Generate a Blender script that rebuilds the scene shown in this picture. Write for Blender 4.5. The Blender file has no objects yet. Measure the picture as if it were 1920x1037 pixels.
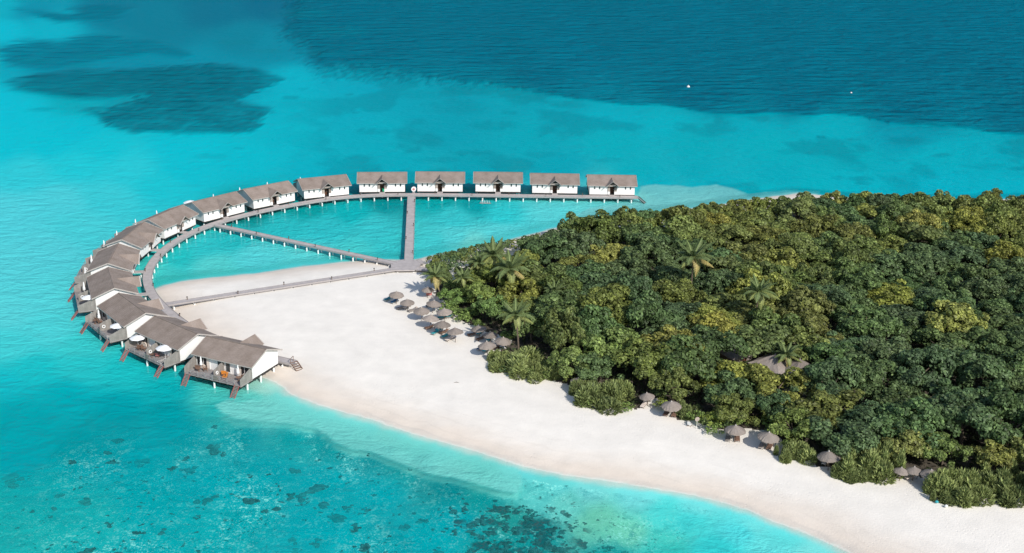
import bpy, math, random
import numpy as np
from mathutils import Vector, Matrix
# ------------------------------------------------------------------ camera, sky, sun, exposure
S = bpy.context.scene
COL = S.collection
H, F, TH, RO = 98.0, 2300.0, math.radians(20), math.radians(1)
cam_d = bpy.data.cameras.new('camera'); cam = bpy.data.objects.new('camera', cam_d); COL.objects.link(cam)
cam_d.sensor_width = 36; cam_d.lens = F/1920*36; cam_d.clip_start = 1; cam_d.clip_end = 20000
cam.matrix_world = Matrix.Translation((0, 0, H)) @ Matrix.Rotation(math.pi/2-TH, 4, 'X') @ Matrix.Rotation(RO, 4, 'Z')
S.camera = cam
SUN_EL = math.radians(36)
SUNV = Vector((0.80, -1.25, 0)).normalized()*math.cos(SUN_EL) + Vector((0, 0, math.sin(SUN_EL)))
W = bpy.data.worlds.new('World'); S.world = W; W.use_nodes = True
nt = W.node_tree; bg = nt.nodes['Background']
sky = nt.nodes.new('ShaderNodeTexSky'); sky.sky_type = 'NISHITA'; sky.sun_disc = False
sky.sun_elevation = SUN_EL; sky.sun_rotation = math.atan2(SUNV.x, SUNV.y)
nt.links.new(sky.outputs[0], bg.inputs[0]); bg.inputs[1].default_value = 0.135
ld = bpy.data.lights.new('sun', 'SUN'); ld.energy = 4.2; ld.angle = math.radians(.5); ld.color = (1, .955, .89)
lo = bpy.data.objects.new('sun', ld); COL.objects.link(lo); lo.location = (60, -60, 150)
lo.rotation_euler = SUNV.to_track_quat('Z', 'Y').to_euler()
S.view_settings.view_transform = 'Standard'; S.view_settings.look = 'None'
S.view_settings.exposure = 0.0; S.view_settings.gamma = 1; S.view_settings.use_curve_mapping = False
S.render.engine = 'CYCLES'; S.cycles.max_bounces = 6; S.cycles.diffuse_bounces = 3
S.cycles.transparent_max_bounces = 8; S.cycles.use_denoising = True

random.seed(5); RNG = np.random.default_rng(5)
# ------------------------------------------------------------------ helpers
def at(u, v, z=0.0):
    """point of the place at height z that the photograph shows at (u, v)"""
    x = (np.asarray(u, float)-960)/F; y = -(np.asarray(v, float)-518.5)/F
    x, y = math.cos(RO)*x-math.sin(RO)*y, math.sin(RO)*x+math.cos(RO)*y
    dy = math.cos(TH)+y*math.sin(TH); dz = -math.sin(TH)+y*math.cos(TH)
    t = (H-z)/(-dz); return x*t, dy*t
def P(u, v, z=0.0):
    x, y = at(u, v, z); return Vector((float(x), float(y), z))
def pj(X, Y, Z):
    Z = Z-H; d = Y*math.cos(TH)-Z*math.sin(TH); y = (Y*math.sin(TH)+Z*math.cos(TH))/d; x = X/d
    return 960+F*(math.cos(RO)*x+math.sin(RO)*y), 518.5-F*(-math.sin(RO)*x+math.cos(RO)*y)
def lin(c):
    c = np.asarray(c, float)/255.; return np.where(c <= .04045, c/12.92, ((c+.055)/1.055)**2.4)
def sstep(a, b, x):
    t = np.clip((x-a)/(b-a), 0, 1); return t*t*(3-2*t)
def hsh(ix, iy, s):
    h = (ix.astype(np.int64)*374761393+iy.astype(np.int64)*668265263+s*982451653) & 0xffffffff
    h = ((h ^ (h >> 13))*1274126177) & 0xffffffff
    return ((h ^ (h >> 16)) & 0xffff)/65535.
def vnoise(x, y, s=0):
    ix = np.floor(x); iy = np.floor(y); fx = x-ix; fy = y-iy; fx = fx*fx*(3-2*fx); fy = fy*fy*(3-2*fy)
    a = hsh(ix, iy, s); b = hsh(ix+1, iy, s); c = hsh(ix, iy+1, s); d = hsh(ix+1, iy+1, s)
    return (a*(1-fx)+b*fx)*(1-fy)+(c*(1-fx)+d*fx)*fy
def fbm(x, y, o=4, s=0):
    r = 0; a = 1; t = 0
    for k in range(o):
        r = r+a*vnoise(x*2**k, y*2**k, s+k*7); t += a; a *= .5
    return r/t*2-1
def inpoly(x, y, poly):
    r = np.zeros(np.shape(x), bool); n = len(poly)
    for i in range(n):
        x1, y1 = poly[i]; x2, y2 = poly[(i+1) % n]
        if y1 == y2: continue
        c = ((y1 > y) != (y2 > y)) & (x < (x2-x1)*(y-y1)/(y2-y1)+x1); r ^= c
    return r
def pdist(x, y, poly, closed=True):
    d = np.full(np.shape(x), 1e9); n = len(poly)
    for i in range(n if closed else n-1):
        x1, y1 = poly[i]; x2, y2 = poly[(i+1) % n]; vx, vy = x2-x1, y2-y1; L = vx*vx+vy*vy+1e-9
        t = np.clip(((x-x1)*vx+(y-y1)*vy)/L, 0, 1); d = np.minimum(d, np.hypot(x-x1-t*vx, y-y1-t*vy))
    return d
def sdist(x, y, poly):
    d = pdist(x, y, poly); return np.where(inpoly(x, y, poly), d, -d)
def wpoly(pp, z=0.0): return [tuple(map(float, at(u, v, z))) for u, v in pp]

# ------------------------------------------------------------------ materials
def newmat(name):
    m = bpy.data.materials.new(name); m.use_nodes = True
    return m, m.node_tree, m.node_tree.nodes['Principled BSDF']
def nd(t, ty, **k):
    n = t.nodes.new(ty)
    for a, b in k.items():
        if a.startswith('i_'): n.inputs[int(a[2:])].default_value = b
        else: setattr(n, a, b)
    return n
def mixc(t, fac, a, b, blend='MIX'):
    n = t.nodes.new('ShaderNodeMix'); n.data_type = 'RGBA'; n.blend_type = blend
    for s, v in ((0, fac), (6, a), (7, b)):
        if hasattr(v, 'links'): t.links.new(v, n.inputs[s])
        else: n.inputs[s].default_value = v if s == 0 or len(v) == 4 else (*v, 1)
    return n.outputs[2]
def math_(t, op, a, b=0.0, c=None):
    n = t.nodes.new('ShaderNodeMath'); n.operation = op
    for i, v in enumerate((a, b) if c is None else (a, b, c)):
        if hasattr(v, 'links'): t.links.new(v, n.inputs[i])
        else: n.inputs[i].default_value = v
    return n.outputs[0]
def noise(t, scale, detail=3, vec=None, rough=.55, dist=0):
    n = nd(t, 'ShaderNodeTexNoise'); n.inputs['Scale'].default_value = scale; n.inputs['Detail'].default_value = detail
    n.inputs['Roughness'].default_value = rough; n.inputs['Distortion'].default_value = dist
    if vec is not None: t.links.new(vec, n.inputs['Vector'])
    return n.outputs['Fac']
def mapr(t, v, a, b, c=0., d=1.):
    n = t.nodes.new('ShaderNodeMapRange'); t.links.new(v, n.inputs[0])
    for i, q in enumerate((a, b, c, d)): n.inputs[i+1].default_value = q
    return n.outputs[0]
def bump(t, bsdf, h, strength, dist):
    b = t.nodes.new('ShaderNodeBump'); b.inputs['Strength'].default_value = strength; b.inputs['Distance'].default_value = dist
    t.links.new(h, b.inputs['Height']); t.links.new(b.outputs[0], bsdf.inputs['Normal']); return b
def simple(name, c, rough=.8, var=.12, scale=1.5, bmp=0., spec=.3, rnd=0.):
    """colour with uneven weathering, in object space"""
    m, t, b = newmat(name); tc = nd(t, 'ShaderNodeTexCoord').outputs['Object']
    n = noise(t, scale, 4, tc); v = mapr(t, n, .3, .7, 1-var, 1+var)
    if rnd:
        oi = nd(t, 'ShaderNodeObjectInfo'); v = math_(t, 'MULTIPLY', v, mapr(t, oi.outputs['Random'], 0, 1, 1-rnd, 1+rnd))
    vm = nd(t, 'ShaderNodeVectorMath', operation='SCALE'); vm.inputs[0].default_value = c; t.links.new(v, vm.inputs['Scale'])
    t.links.new(vm.outputs[0], b.inputs['Base Color']); b.inputs['Roughness'].default_value = rough
    b.inputs['Specular IOR Level'].default_value = spec
    if bmp: bump(t, b, n, bmp, .05)
    return m
def wood(name, c, plank=.16, axis='X', var=.2, dark=.45, edge=.1):
    """weathered boards: thin dark joints, board-to-board tone"""
    m, t, b = newmat(name); tc = nd(t, 'ShaderNodeTexCoord').outputs['Object']
    sp = nd(t, 'ShaderNodeSeparateXYZ'); t.links.new(tc, sp.inputs[0])
    q = math_(t, 'DIVIDE', sp.outputs[axis], plank); fr = math_(t, 'FRACT', q); fl = math_(t, 'FLOOR', q)
    wn = nd(t, 'ShaderNodeTexWhiteNoise', noise_dimensions='1D'); t.links.new(fl, wn.inputs['W'])
    v = mapr(t, wn.outputs['Value'], 0, 1, 1-var, 1+var); j = mapr(t, fr, edge*.6, edge, dark, 1)
    n = noise(t, 1.2, 5, tc); v = math_(t, 'MULTIPLY', math_(t, 'MULTIPLY', v, j), mapr(t, n, .3, .7, .85, 1.15))
    vm = nd(t, 'ShaderNodeVectorMath', operation='SCALE'); vm.inputs[0].default_value = c; t.links.new(v, vm.inputs['Scale'])
    t.links.new(vm.outputs[0], b.inputs['Base Color']); b.inputs['Roughness'].default_value = .85
    b.inputs['Specular IOR Level'].default_value = .2
    return m
M = {}
M['white'] = simple('white_render', (.80, .78, .76), .7, .06, .6)
M['fascia'] = simple('pale_fascia', (.42, .38, .35), .8, .1, 2)
M['dark'] = simple('dark_timber', (.045, .04, .038), .8, .2, 2)
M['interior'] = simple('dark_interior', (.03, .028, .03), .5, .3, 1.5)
M['glass'] = simple('window_glass', (.05, .06, .065), .15, .2, .8, spec=.6)
M['door'] = simple('brown_door', (.10, .045, .025), .6, .25, 2)
M['lattice'] = simple('lattice', (.30, .25, .22), .8, .3, 6, rnd=.35)
M['frame'] = simple('white_frame', (.75, .75, .74), .6, .05, 3)
M['concrete'] = simple('white_concrete', (.78, .78, .76), .8, .1, 3)
M['deck'] = wood('grey_deck', (.30, .275, .265), .14, 'X')
M['walk'] = simple('boardwalk_planks', (.44, .40, .385), .85, .12, .8)
M['screen'] = wood('grey_screen', (.27, .25, .23), .15, 'Y', .12, .6)
M['rail'] = simple('grey_rail', (.30, .28, .28), .8, .15, 3)
M['red'] = simple('red_timber', (.33, .10, .09), .7, .35, 3)
M['fabric'] = simple('white_canvas', (.82, .82, .82), .8, .04, 2)
M['cream'] = simple('cream_canvas', (.72, .62, .54), .8, .06, 2)
M['teal'] = simple('teal_cloth', (.04, .30, .33), .8, .25, 4, rnd=.3)
M['blue'] = simple('blue_cloth', (.02, .12, .24), .8, .25, 4, rnd=.3)
M['orange'] = simple('orange_cloth', (.75, .27, .04), .7, .15, 4)
M['brownwood'] = simple('brown_wood', (.20, .12, .085), .7, .25, 5, rnd=.25)
M['greywood'] = simple('grey_wood', (.27, .24, .22), .8, .2, 5, rnd=.25)
M['pole'] = simple('timber_pole', (.16, .11, .08), .8, .2, 3)
M['bark'] = simple('bark', (.13, .10, .075), .9, .3, 4, bmp=.4)
M['green'] = simple('green_paint', (.02, .35, .18), .6, .1, 4)
M['pink'] = simple('pink_cloth', (.60, .22, .20), .8, .3, 4)

def roof_mat(name, c, rnd=.07):
    m, t, b = newmat(name); tc = nd(t, 'ShaderNodeTexCoord').outputs['Object']
    mp = nd(t, 'ShaderNodeMapping'); mp.inputs['Scale'].default_value = (1.2, 5, 5); t.links.new(tc, mp.inputs[0])
    n1 = noise(t, 1.6, 5, mp.outputs[0]); n2 = noise(t, .35, 4, tc); n3 = noise(t, 14, 2, tc)
    sp = nd(t, 'ShaderNodeSeparateXYZ'); t.links.new(tc, sp.inputs[0])
    fr = math_(t, 'FRACT', math_(t, 'DIVIDE', sp.outputs['Z'], .115)); j = mapr(t, fr, .05, .3, .78, 1)
    v = math_(t, 'MULTIPLY', math_(t, 'MULTIPLY', mapr(t, n1, .3, .7, .86, 1.14), mapr(t, n2, .35, .65, .86, 1.12)), j)
    oi = nd(t, 'ShaderNodeObjectInfo'); v = math_(t, 'MULTIPLY', v, mapr(t, oi.outputs['Random'], 0, 1, 1-rnd, 1+rnd))
    cc = mixc(t, mapr(t, n2, .3, .7), c, (c[0]*.97, c[1]*1.0, c[2]*1.05))
    cc = mixc(t, mapr(t, n3, .62, .75, 0, .35), cc, (c[0]*1.5, c[1]*1.45, c[2]*1.35))
    vm = nd(t, 'ShaderNodeVectorMath', operation='SCALE'); t.links.new(cc, vm.inputs[0]); t.links.new(v, vm.inputs['Scale'])
    t.links.new(vm.outputs[0], b.inputs['Base Color']); b.inputs['Roughness'].default_value = .9
    b.inputs['Specular IOR Level'].default_value = .15; bump(t, b, n1, .5, .06)
    return m
M['shingle'] = roof_mat('grey_shingle', (.27, .216, .18))
M['thatch'] = roof_mat('thatch', (.29, .245, .21), .22)

# ------------------------------------------------------------------ mesh builder
class MB:
    def __init__(s): s.v = []; s.f = []
    def add(s, vs, fs):
        n = len(s.v); s.v += [tuple(x) for x in vs]; s.f += [tuple(i+n for i in f) for f in fs]; return s
    def box(s, x0, x1, y0, y1, z0, z1):
        return s.add([(x0,y0,z0),(x1,y0,z0),(x1,y1,z0),(x0,y1,z0),(x0,y0,z1),(x1,y0,z1),(x1,y1,z1),(x0,y1,z1)],
                     [(0,3,2,1),(4,5,6,7),(0,1,5,4),(1,2,6,5),(2,3,7,6),(3,0,4,7)])
    def beam(s, p, q, w, h, up=(0, 0, 1)):
        p = Vector(p); q = Vector(q); d = (q-p).normalized(); r = d.cross(Vector(up))
        r = r.normalized() if r.length > 1e-4 else Vector((1, 0, 0)); u = r.cross(d)
        vs = [c+r*a*w/2+u*b*h/2 for c in (p, q) for a, b in ((-1,-1),(1,-1),(1,1),(-1,1))]
        return s.add(vs, [(0,3,2,1),(4,5,6,7),(0,1,5,4),(1,2,6,5),(2,3,7,6),(3,0,4,7)])
    def tube(s, pts, rad, n=8, cap=True):
        pts = [Vector(p) for p in pts]; rad = rad if hasattr(rad, '__len__') else [rad]*len(pts); vs = []; fs = []
        for i, p in enumerate(pts):
            d = (pts[min(i+1, len(pts)-1)]-pts[max(i-1, 0)]).normalized()
            r = d.cross(Vector((0, 1, 0)) if abs(d.y) < .9 else Vector((1, 0, 0))).normalized(); u = r.cross(d)
            vs += [p+(r*math.cos(a)+u*math.sin(a))*rad[i] for a in (2*math.pi*k/n for k in range(n))]
        for i in range(len(pts)-1):
            fs += [(i*n+k, i*n+(k+1) % n, (i+1)*n+(k+1) % n, (i+1)*n+k) for k in range(n)]
        if cap: fs += [tuple(range(n))[::-1], tuple(range((len(pts)-1)*n, len(pts)*n))]
        return s.add(vs, fs)
    def prism(s, poly, x0, x1, ax='x'):
        n = len(poly)
        if ax == 'x': vs = [(x0, a, b) for a, b in poly]+[(x1, a, b) for a, b in poly]
        elif ax == 'y': vs = [(a, x0, b) for a, b in poly]+[(a, x1, b) for a, b in poly]
        else: vs = [(a, b, x0) for a, b in poly]+[(a, b, x1) for a, b in poly]
        return s.add(vs, [tuple(range(n)), tuple(range(n, 2*n))[::-1]]+[(i, i+n, (i+1) % n+n, (i+1) % n) for i in range(n)])
    def build(s, name, mat=None, parent=None, smooth=False, loc=None, rz=None):
        me = bpy.data.meshes.new(name); me.from_pydata(s.v, [], s.f); me.update()
        import bmesh
        bm = bmesh.new(); bm.from_mesh(me); bmesh.ops.recalc_face_normals(bm, faces=bm.faces); bm.to_mesh(me); bm.free()
        if mat: me.materials.append(M[mat] if isinstance(mat, str) else mat)
        if smooth: me.polygons.foreach_set('use_smooth', [True]*len(me.polygons))
        o = bpy.data.objects.new(name, me); COL.objects.link(o); o.parent = parent
        if loc is not None: o.location = loc
        if rz is not None: o.rotation_euler = (0, 0, rz)
        return o
def tag(o, label=None, cat=None, group=None, kind=None):
    if label: o['label'] = label
    if cat: o['category'] = cat
    if group: o['group'] = group
    if kind: o['kind'] = kind
    return o
def empty(name, loc, rz, label, cat, group=None):
    o = bpy.data.objects.new(name, None); COL.objects.link(o); o.location = loc; o.rotation_euler = (0, 0, rz)
    o.empty_display_size = .5; return tag(o, label, cat, group)
KIDS = {}
def copy_tree(o, parent=None):
    c = o.copy(); COL.objects.link(c); c.parent = parent
    for ch in KIDS_of(o): copy_tree(ch, c)
    return c
def KIDS_of(o):
    if o.name not in KIDS: KIDS[o.name] = list(o.children)
    return KIDS[o.name]
def place(proto, used, loc, rz, label, group=None, scale=None):
    o = copy_tree(proto) if used[0] else proto
    if not used[0]: KIDS_all(proto)
    used[0] = True; o.location = loc; o.rotation_euler = (0, 0, rz); o['label'] = label
    if group: o['group'] = group
    if scale is not None: o.scale = scale if hasattr(scale, '__len__') else (scale,)*3
    return o
def KIDS_all(o):
    for c in KIDS_of(o): KIDS_all(c)

# ------------------------------------------------------------------ the lie of the land
SHORE = [(515,716),(545,737),(600,762),(700,787),(800,822),(900,850),(1000,878),(1100,897),(1200,911),(1300,927),(1400,958),
         (1500,997),(1600,1040),(1750,1110),(2100,1300),(2700,1500),(3000,900),(2700,500),(2300,380),(1920,372),(1700,378),(1560,368),(1500,362),
         (1450,368),(1350,384),(1250,396),(1120,412),(1040,428),(960,450),(900,464),(850,473),(800,481),(779,487),(750,488),(700,488),
         (640,491),(560,501),(480,514),(390,522),(342,527),(313,534),(291,543),(300,575),(345,618),(400,655),(450,692)]
WOOD_S = [(800,497),(806,520),(822,560),(842,590),(868,607),(902,622),(945,640),(922,668),(950,700),(1040,716),(1085,735),(1110,765),
          (1190,770),(1235,752),(1262,790),(1305,795),(1345,812),(1385,806),(1440,805),(1480,850),(1520,873),(1590,895),(1650,905),(1700,880),(1745,920),
          (1800,945),(1870,925),(1920,950),(2000,1000),(2300,1200),(2900,1400)]
WOOD_N = [(3000,500),(2300,350),(1920,356),(1880,360),(1800,366),(1700,366),(1600,364),(1500,365),(1440,371),(1380,370),(1345,378),
          (1300,387),(1230,393),(1180,391),(1110,395),(1080,402),(1040,409),(1000,432),(960,456),(905,456),(850,482)]
shore_w = wpoly(SHORE); woodS_w = wpoly(WOOD_S, 1.2)
woodN_w = [(x, y+1.0) for x, y in wpoly(WOOD_N, 7.5)]
wood_w = woodS_w+woodN_w
def warp(x, y, a=1.):
    return x+a*(fbm(x*.12, y*.12, 4, 3)*3), y+a*(fbm(x*.12+9, y*.12, 4, 11)*3)
def height(x, y):
    x = np.asarray(x, float); y = np.asarray(y, float)
    wx, wy = warp(x, y, .25); d = sdist(wx, wy, shore_w)
    up = 1.25*(1-np.exp(-np.maximum(d, 0)/9)); dn = -np.minimum(2.4*(1-np.exp(np.minimum(d, 0)/14)), 2.4)
    return np.where(d > 0, up, dn)+.03*fbm(x*.3, y*.3, 3, 5), d
def hz(x, y): return float(height(x, y)[0])

CP = """0 5 0 168 185;0 60 0 180 198;90 50 0 172 190;60 15 0 142 164;200 15 0 118 142;300 45 0 122 145;400 20 0 112 138;500 10 0 106 134;520 90 0 134 156;600 30 0 108 136
700 5 0 112 142;900 10 0 112 142;1100 5 0 112 142;1300 5 0 112 142;1500 5 0 110 140;1700 5 0 106 138;1900 5 0 104 136;700 80 0 118 145;900 80 0 112 140;1100 90 0 106 136
1300 100 0 106 136;1500 100 0 104 134;1700 110 0 102 134;1900 120 0 102 134;1000 140 0 106 134;1300 170 0 102 130;1500 180 0 102 128;1700 200 0 104 130;1900 220 0 104 130
620 105 0 126 150;450 75 0 128 150;380 118 0 138 160;250 118 0 136 158;120 120 0 134 155;0 100 0 160 178;430 140 0 140 162;560 150 0 172 190;640 140 0 165 184;700 160 0 160 180
150 195 0 165 178;240 185 0 150 165;0 200 0 185 202;60 220 0 186 202;150 240 0 184 200;560 200 0 172 188;660 200 0 166 184;800 190 0 158 176;850 165 0 152 170;950 175 0 158 174
1050 200 0 160 176;1150 215 0 168 184;1250 230 0 170 184;1400 230 0 165 180;1560 225 0 168 182;1700 245 0 150 168;1850 260 0 165 180;1910 275 0 162 178;540 250 0 178 193;350 270 0 186 200
700 250 0 166 182;850 240 0 155 172;1000 260 0 162 176;1150 270 0 168 180;1300 270 0 166 178;1450 280 0 168 180;1600 290 0 165 178;1750 300 0 168 182;1900 310 0 165 180;1750 340 0 172 188;1600 345 0 172 186;1900 345 0 172 188
1450 325 0 166 180;1300 320 0 165 178;1200 320 0 168 180;1050 310 0 160 175;900 310 0 158 173;750 310 0 165 180;600 315 0 172 188;450 300 0 182 196;1230 342 0 170 184;1340 343 0 168 182;1430 358 0 172 184
1230 357 0 172 184;1300 352 0 170 183;1370 360 0 172 184;1210 380 120 206 204;1290 378 120 205 205;1160 392 110 208 208;1100 397 105 208 208;1480 365 0 172 184;1530 358 0 172 184
0 270 0 188 202;100 265 0 188 202;200 275 12 190 202;60 320 50 198 208;150 310 30 196 206;250 320 40 196 206;350 320 5 186 199;20 400 85 204 212;120 380 80 202 210;220 370 60 198 206;300 350 25 192 202
20 500 90 204 210;100 470 88 203 210;160 430 75 202 208;20 590 92 206 210;90 560 88 206 210;20 650 70 202 205;100 620 80 205 208;150 650 60 198 198;60 690 25 188 192;0 720 20 182 190
150 690 40 190 192;230 700 30 188 190;120 740 0 172 180;220 760 0 168 176;320 730 10 176 180;320 770 0 165 172;400 740 80 200 192;410 765 40 188 186;450 765 110 208 200;500 780 115 208 202;560 790 110 208 204
520 760 135 214 206;470 745 105 205 196;490 725 170 210 200;40 780 0 172 180;30 860 0 175 184;140 840 0 170 178;260 850 0 176 184;350 800 0 170 178;450 810 0 168 174;540 820 10 172 174;610 830 5 162 166
100 910 15 182 184;0 940 20 184 184;60 1000 30 186 184;180 960 25 186 186;280 930 0 180 186;400 900 0 178 186;500 880 0 176 184;600 900 0 176 184;700 920 0 180 188;600 980 0 180 188;450 960 10 180 184;330 1000 10 180 184
700 850 0 156 162;760 870 0 158 162;840 910 0 150 155;680 800 120 214 210;720 812 145 205 190;640 785 120 214 212;770 830 120 200 185;760 850 60 182 176;850 870 110 200 186;830 850 110 212 208;900 890 85 196 182
900 930 10 158 158;950 960 40 160 152;1000 990 0 152 152;930 1010 0 158 158;850 960 0 168 176;800 1000 0 178 186;940 905 105 205 200;1000 925 110 210 204;1060 935 120 210 200;1050 905 120 216 212;950 885 120 216 214
1120 970 125 205 180;1180 990 125 204 178;1250 960 90 212 208;1300 975 80 212 210;1250 1010 85 205 192;1400 1000 90 214 216;1350 1030 60 204 204;1450 1010 110 216 214;1550 1036 140 218 214;1150 1030 20 165 162;1250 1035 50 190 182
1200 930 130 216 214;1320 945 125 216 214;1430 985 125 218 216;620 775 130 216 212;740 808 130 216 212;1100 915 135 216 212;460 400 0 140 142;560 390 0 158 160;430 450 40 185 188;380 460 50 192 195;330 480 40 190 190
300 510 70 198 194;480 480 90 206 208;400 500 90 204 200;560 480 95 208 208;660 480 75 202 200;600 430 50 190 195;530 430 45 188 192;650 400 10 178 182;720 380 0 145 150;700 430 60 194 198;730 460 60 196 198
820 380 0 165 168;900 380 0 160 165;850 410 60 196 200;850 445 90 206 208;800 450 70 200 202;950 395 50 198 202;950 430 95 208 210;1050 390 95 208 210;880 455 120 212 206"""
CP = np.array([[float(q) for q in r.split()] for r in CP.replace('\n', ';').split(';')])
CPl = lin(CP[:, 2:5])
SPOTS = [(545,184,16,4,.5),(566,167,11,2.5,.35),(652,178,10,2.5,.6),(660,211,12,3,.5),(75,205,26,4.5,.5),(400,293,34,5,.3),(450,278,9,2.5,.4),(790,178,50,9,.3),(850,200,70,14,.35),(930,236,45,9,.4),(700,247,38,5,.35),(955,211,16,4,.5),
 (1540,257,9,2.5,.9),(1700,264,42,8,.5),(1740,235,60,7,.5),(1770,292,20,4,.4),(1615,335,26,5,.55),(1570,333,14,4,.35),(1730,312,14,3,.5),(1062,196,30,7,.45),(1600,262,14,3,.4),(1480,285,22,5,.3),(1850,312,40,6,.3),(1620,343,16,4,.5),(1910,316,20,4,.5),
 (1140,300,30,5,.3),(1020,290,40,6,.3),(820,300,45,6,.3),(1360,243,16,4,.3),(560,25,60,10,.3),(640,60,50,10,.3),(600,100,40,5,.3),(505,96,30,5,.35),(440,80,34,5,.3),(180,105,30,5,.5),(150,122,40,4,.5),(60,115,40,6,.4)]
SHELF = [(396,757),(420,776),(450,786),(480,786),(520,791),(560,799),(605,808),(622,826),(660,843),(700,849),(730,861),(780,880),(830,893),(880,905),(925,915),(970,925),(985,905),(960,874),(900,850),(800,822),(700,787),(600,762),(530,733),(480,745),(430,752)]
SHOAL = [(1196,364),(1202,349),(1230,346),(1270,348),(1300,351),(1345,346),(1372,353),(1400,364),(1440,361),(1480,357),(1535,359),(1540,380),(1400,395),(1250,405),(1150,408),(1080,405),(1110,390),(1196,376)]
DARK = [((0,150),(60,138),(150,132),(260,130),(350,122),(430,123),(490,132),(530,146),(505,165),(470,183),(450,192),(508,203),(480,225),(465,248),(430,253),
         (330,250),(255,252),(215,240),(190,218),(170,212),(225,196),(280,178),(150,186),(90,178),(30,166)),
        ((0,95),(40,72),(100,78),(180,68),(280,74),(340,92),(366,104),(330,108),(290,100),(190,118),(90,128),(20,125)),
        ((30,15),(110,24),(190,8),(260,14),(220,40),(110,44),(60,26))]
DARKC = [(0, 106, 124), (0, 118, 140), (0, 116, 138)]
DEEP = [(540,60),(580,95),(610,128),(700,138),(760,142),(850,152),(900,158),(985,170),(1050,180),(1120,190),(1180,197),(1240,198),(1290,206),(1350,213),(1400,217),(1480,212),(1570,214),
        (1620,220),(1660,232),(1720,236),(1780,236),(1850,246),(1920,254),(2400,290),(2400,-170),(560,-170)]
def water_colour(x, y, d):
    """colour of the shallows and the deep, over the place"""
    n1 = fbm(x*.035, y*.012, 4, 21); n2 = fbm(x*.035, y*.012, 4, 51); n3 = fbm(x*.09, y*.05, 4, 81); n4 = fbm(x*.45, y*.22, 5, 83)
    u, v = pj(x, y, 0*x); su = sstep(700, 380, y)
    uu = u+n1*22+n3*5; vv = v+n2*9+n3*3
    U = np.clip(uu, -40, 1960); V = np.clip(vv, -10, 1060)
    num = np.zeros((len(x), 3)); den = np.zeros(len(x))
    for k in range(len(CP)):
        r2 = (U-CP[k, 0])**2+((V-CP[k, 1])*1.7)**2+60.; w = r2**-2.1; den += w; num += w[:, None]*CPl[k]
    c = num/den[:, None]; c = c*(1-.15*sstep(690, 800, v)*sstep(1250, 1050, u))[:, None]; dk = np.zeros(len(x))
    for poly, pc in zip(DARK, DARKC):
        pu = u+n1*18+n3*20+n4*22; pv = v+n2*6+n3*6+n4*4; s = sdist(pu, pv, poly); m = sstep(-6.5, 7.5, s)*np.clip(.86+.26*n3+.22*n4, 0, 1)
        c = c*(1-m[:, None])+lin(pc)*m[:, None]; dk = np.maximum(dk, m)
    s = sdist(u+n1*14+n3*9+n4*6, v+n2*5+n3*4+n4*2.5, DEEP); wdt = 3.2+sstep(1150, 560, u)*25
    m = sstep(-wdt, wdt*.8, s+n4*wdt*.8)
    deepc = lin((0, 103, 124))*(1+.10*n1[:, None]+.05*n4[:, None]); c = c*(1-m[:, None]*.85)+deepc*m[:, None]*.85
    # scattered faint reef patches, pale shelf along the near shore, pale shoal beyond the last villa
    fp = np.zeros(len(x))
    for a, b, ra, rb, st in SPOTS:
        q = ((u+n3*ra*.35+n4*ra*.2-a)/ra)**2+((v+n4*rb*.5-b)/rb)**2; fp = np.maximum(fp, st*sstep(1.5, .4, q)*(.75+.5*n4))
    n5 = fbm(x*.06+3, y*.035, 5, 95); zone = sstep(90, 150, v)*sstep(400, 330, v)*(1-m)*sstep(450, 700, u)
    fp = np.clip(np.maximum(fp, zone*sstep(.06, .34, n5)*.42), 0, 1)[:, None]; c = c*(1-fp)+lin((0, 124, 138))*fp
    s = sdist(u+n3*16+n4*18, v+n3*6+n4*9, SHELF); sh = (sstep(-2.2, 2.2, s)*.92*(.92+.16*n4))[:, None]; c = c*(1-sh)+lin((128, 206, 198))*sh
    s = sdist(u+n3*6, v+n4*1.5, SHOAL); sh = (sstep(-2, 2, s)*.85)[:, None]; c = c*(1-sh)+lin((122, 192, 192))*sh
    return c, m, dk

def grid_axis(segs):
    a = [segs[0][0]]
    for s0, s1, st in segs:
        n = max(1, int(round((s1-s0)/st))); a += list(np.linspace(s0, s1, n+1)[1:])
    return np.array(a)
gx = grid_axis([(-6000,-1500,900),(-1500,-420,60),(-420,-150,4),(-150,-85,1.0),(-85,75,.55),(75,170,1.0),(170,420,4),(420,1500,60),(1500,6000,900)])
gy = grid_axis([(-1500,0,300),(0,120,15),(120,150,1.0),(150,235,.55),(235,400,1.0),(400,800,3.2),(800,1400,15),(1400,9000,900)])
GX, GY = np.meshgrid(gx, gy); X = GX.ravel(); Y = GY.ravel(); nx, ny = len(gx), len(gy)
HZ, SD = height(X, Y); ok = Y > 60
CC = np.zeros((len(X), 3)); DM = np.zeros(len(X)); DKM = np.zeros(len(X))
cc, dm, dk = water_colour(X[ok], Y[ok], SD[ok]); CC[ok] = cc; DM[ok] = dm; DKM[ok] = dk; CC[~ok] = lin((0, 175, 185))
HZ = np.where(SD < 0, HZ-DM*6*sstep(0, -40, SD), HZ)
SHc = lin((226, 214, 200))
wetc = lin((224, 211, 196)); dryc = lin((238, 232, 222))
e = sstep(-1.6, .1, SD+fbm(X*.4, Y*.4, 3, 91)*.7)[:, None]*(SD < .4)[:, None]
CC = np.minimum(CC*np.array([1.0, 1.15, 1.11]), .98)
SEAC = CC*(1-e)+lin((196, 212, 200))*e
sw = sstep(12+5*fbm(X*.05, Y*.05, 3, 61), .5, SD+1.2*fbm(X*.2, Y*.5, 3, 71))[:, None]
SANDC = dryc*(1-sw)+wetc*sw
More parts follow.
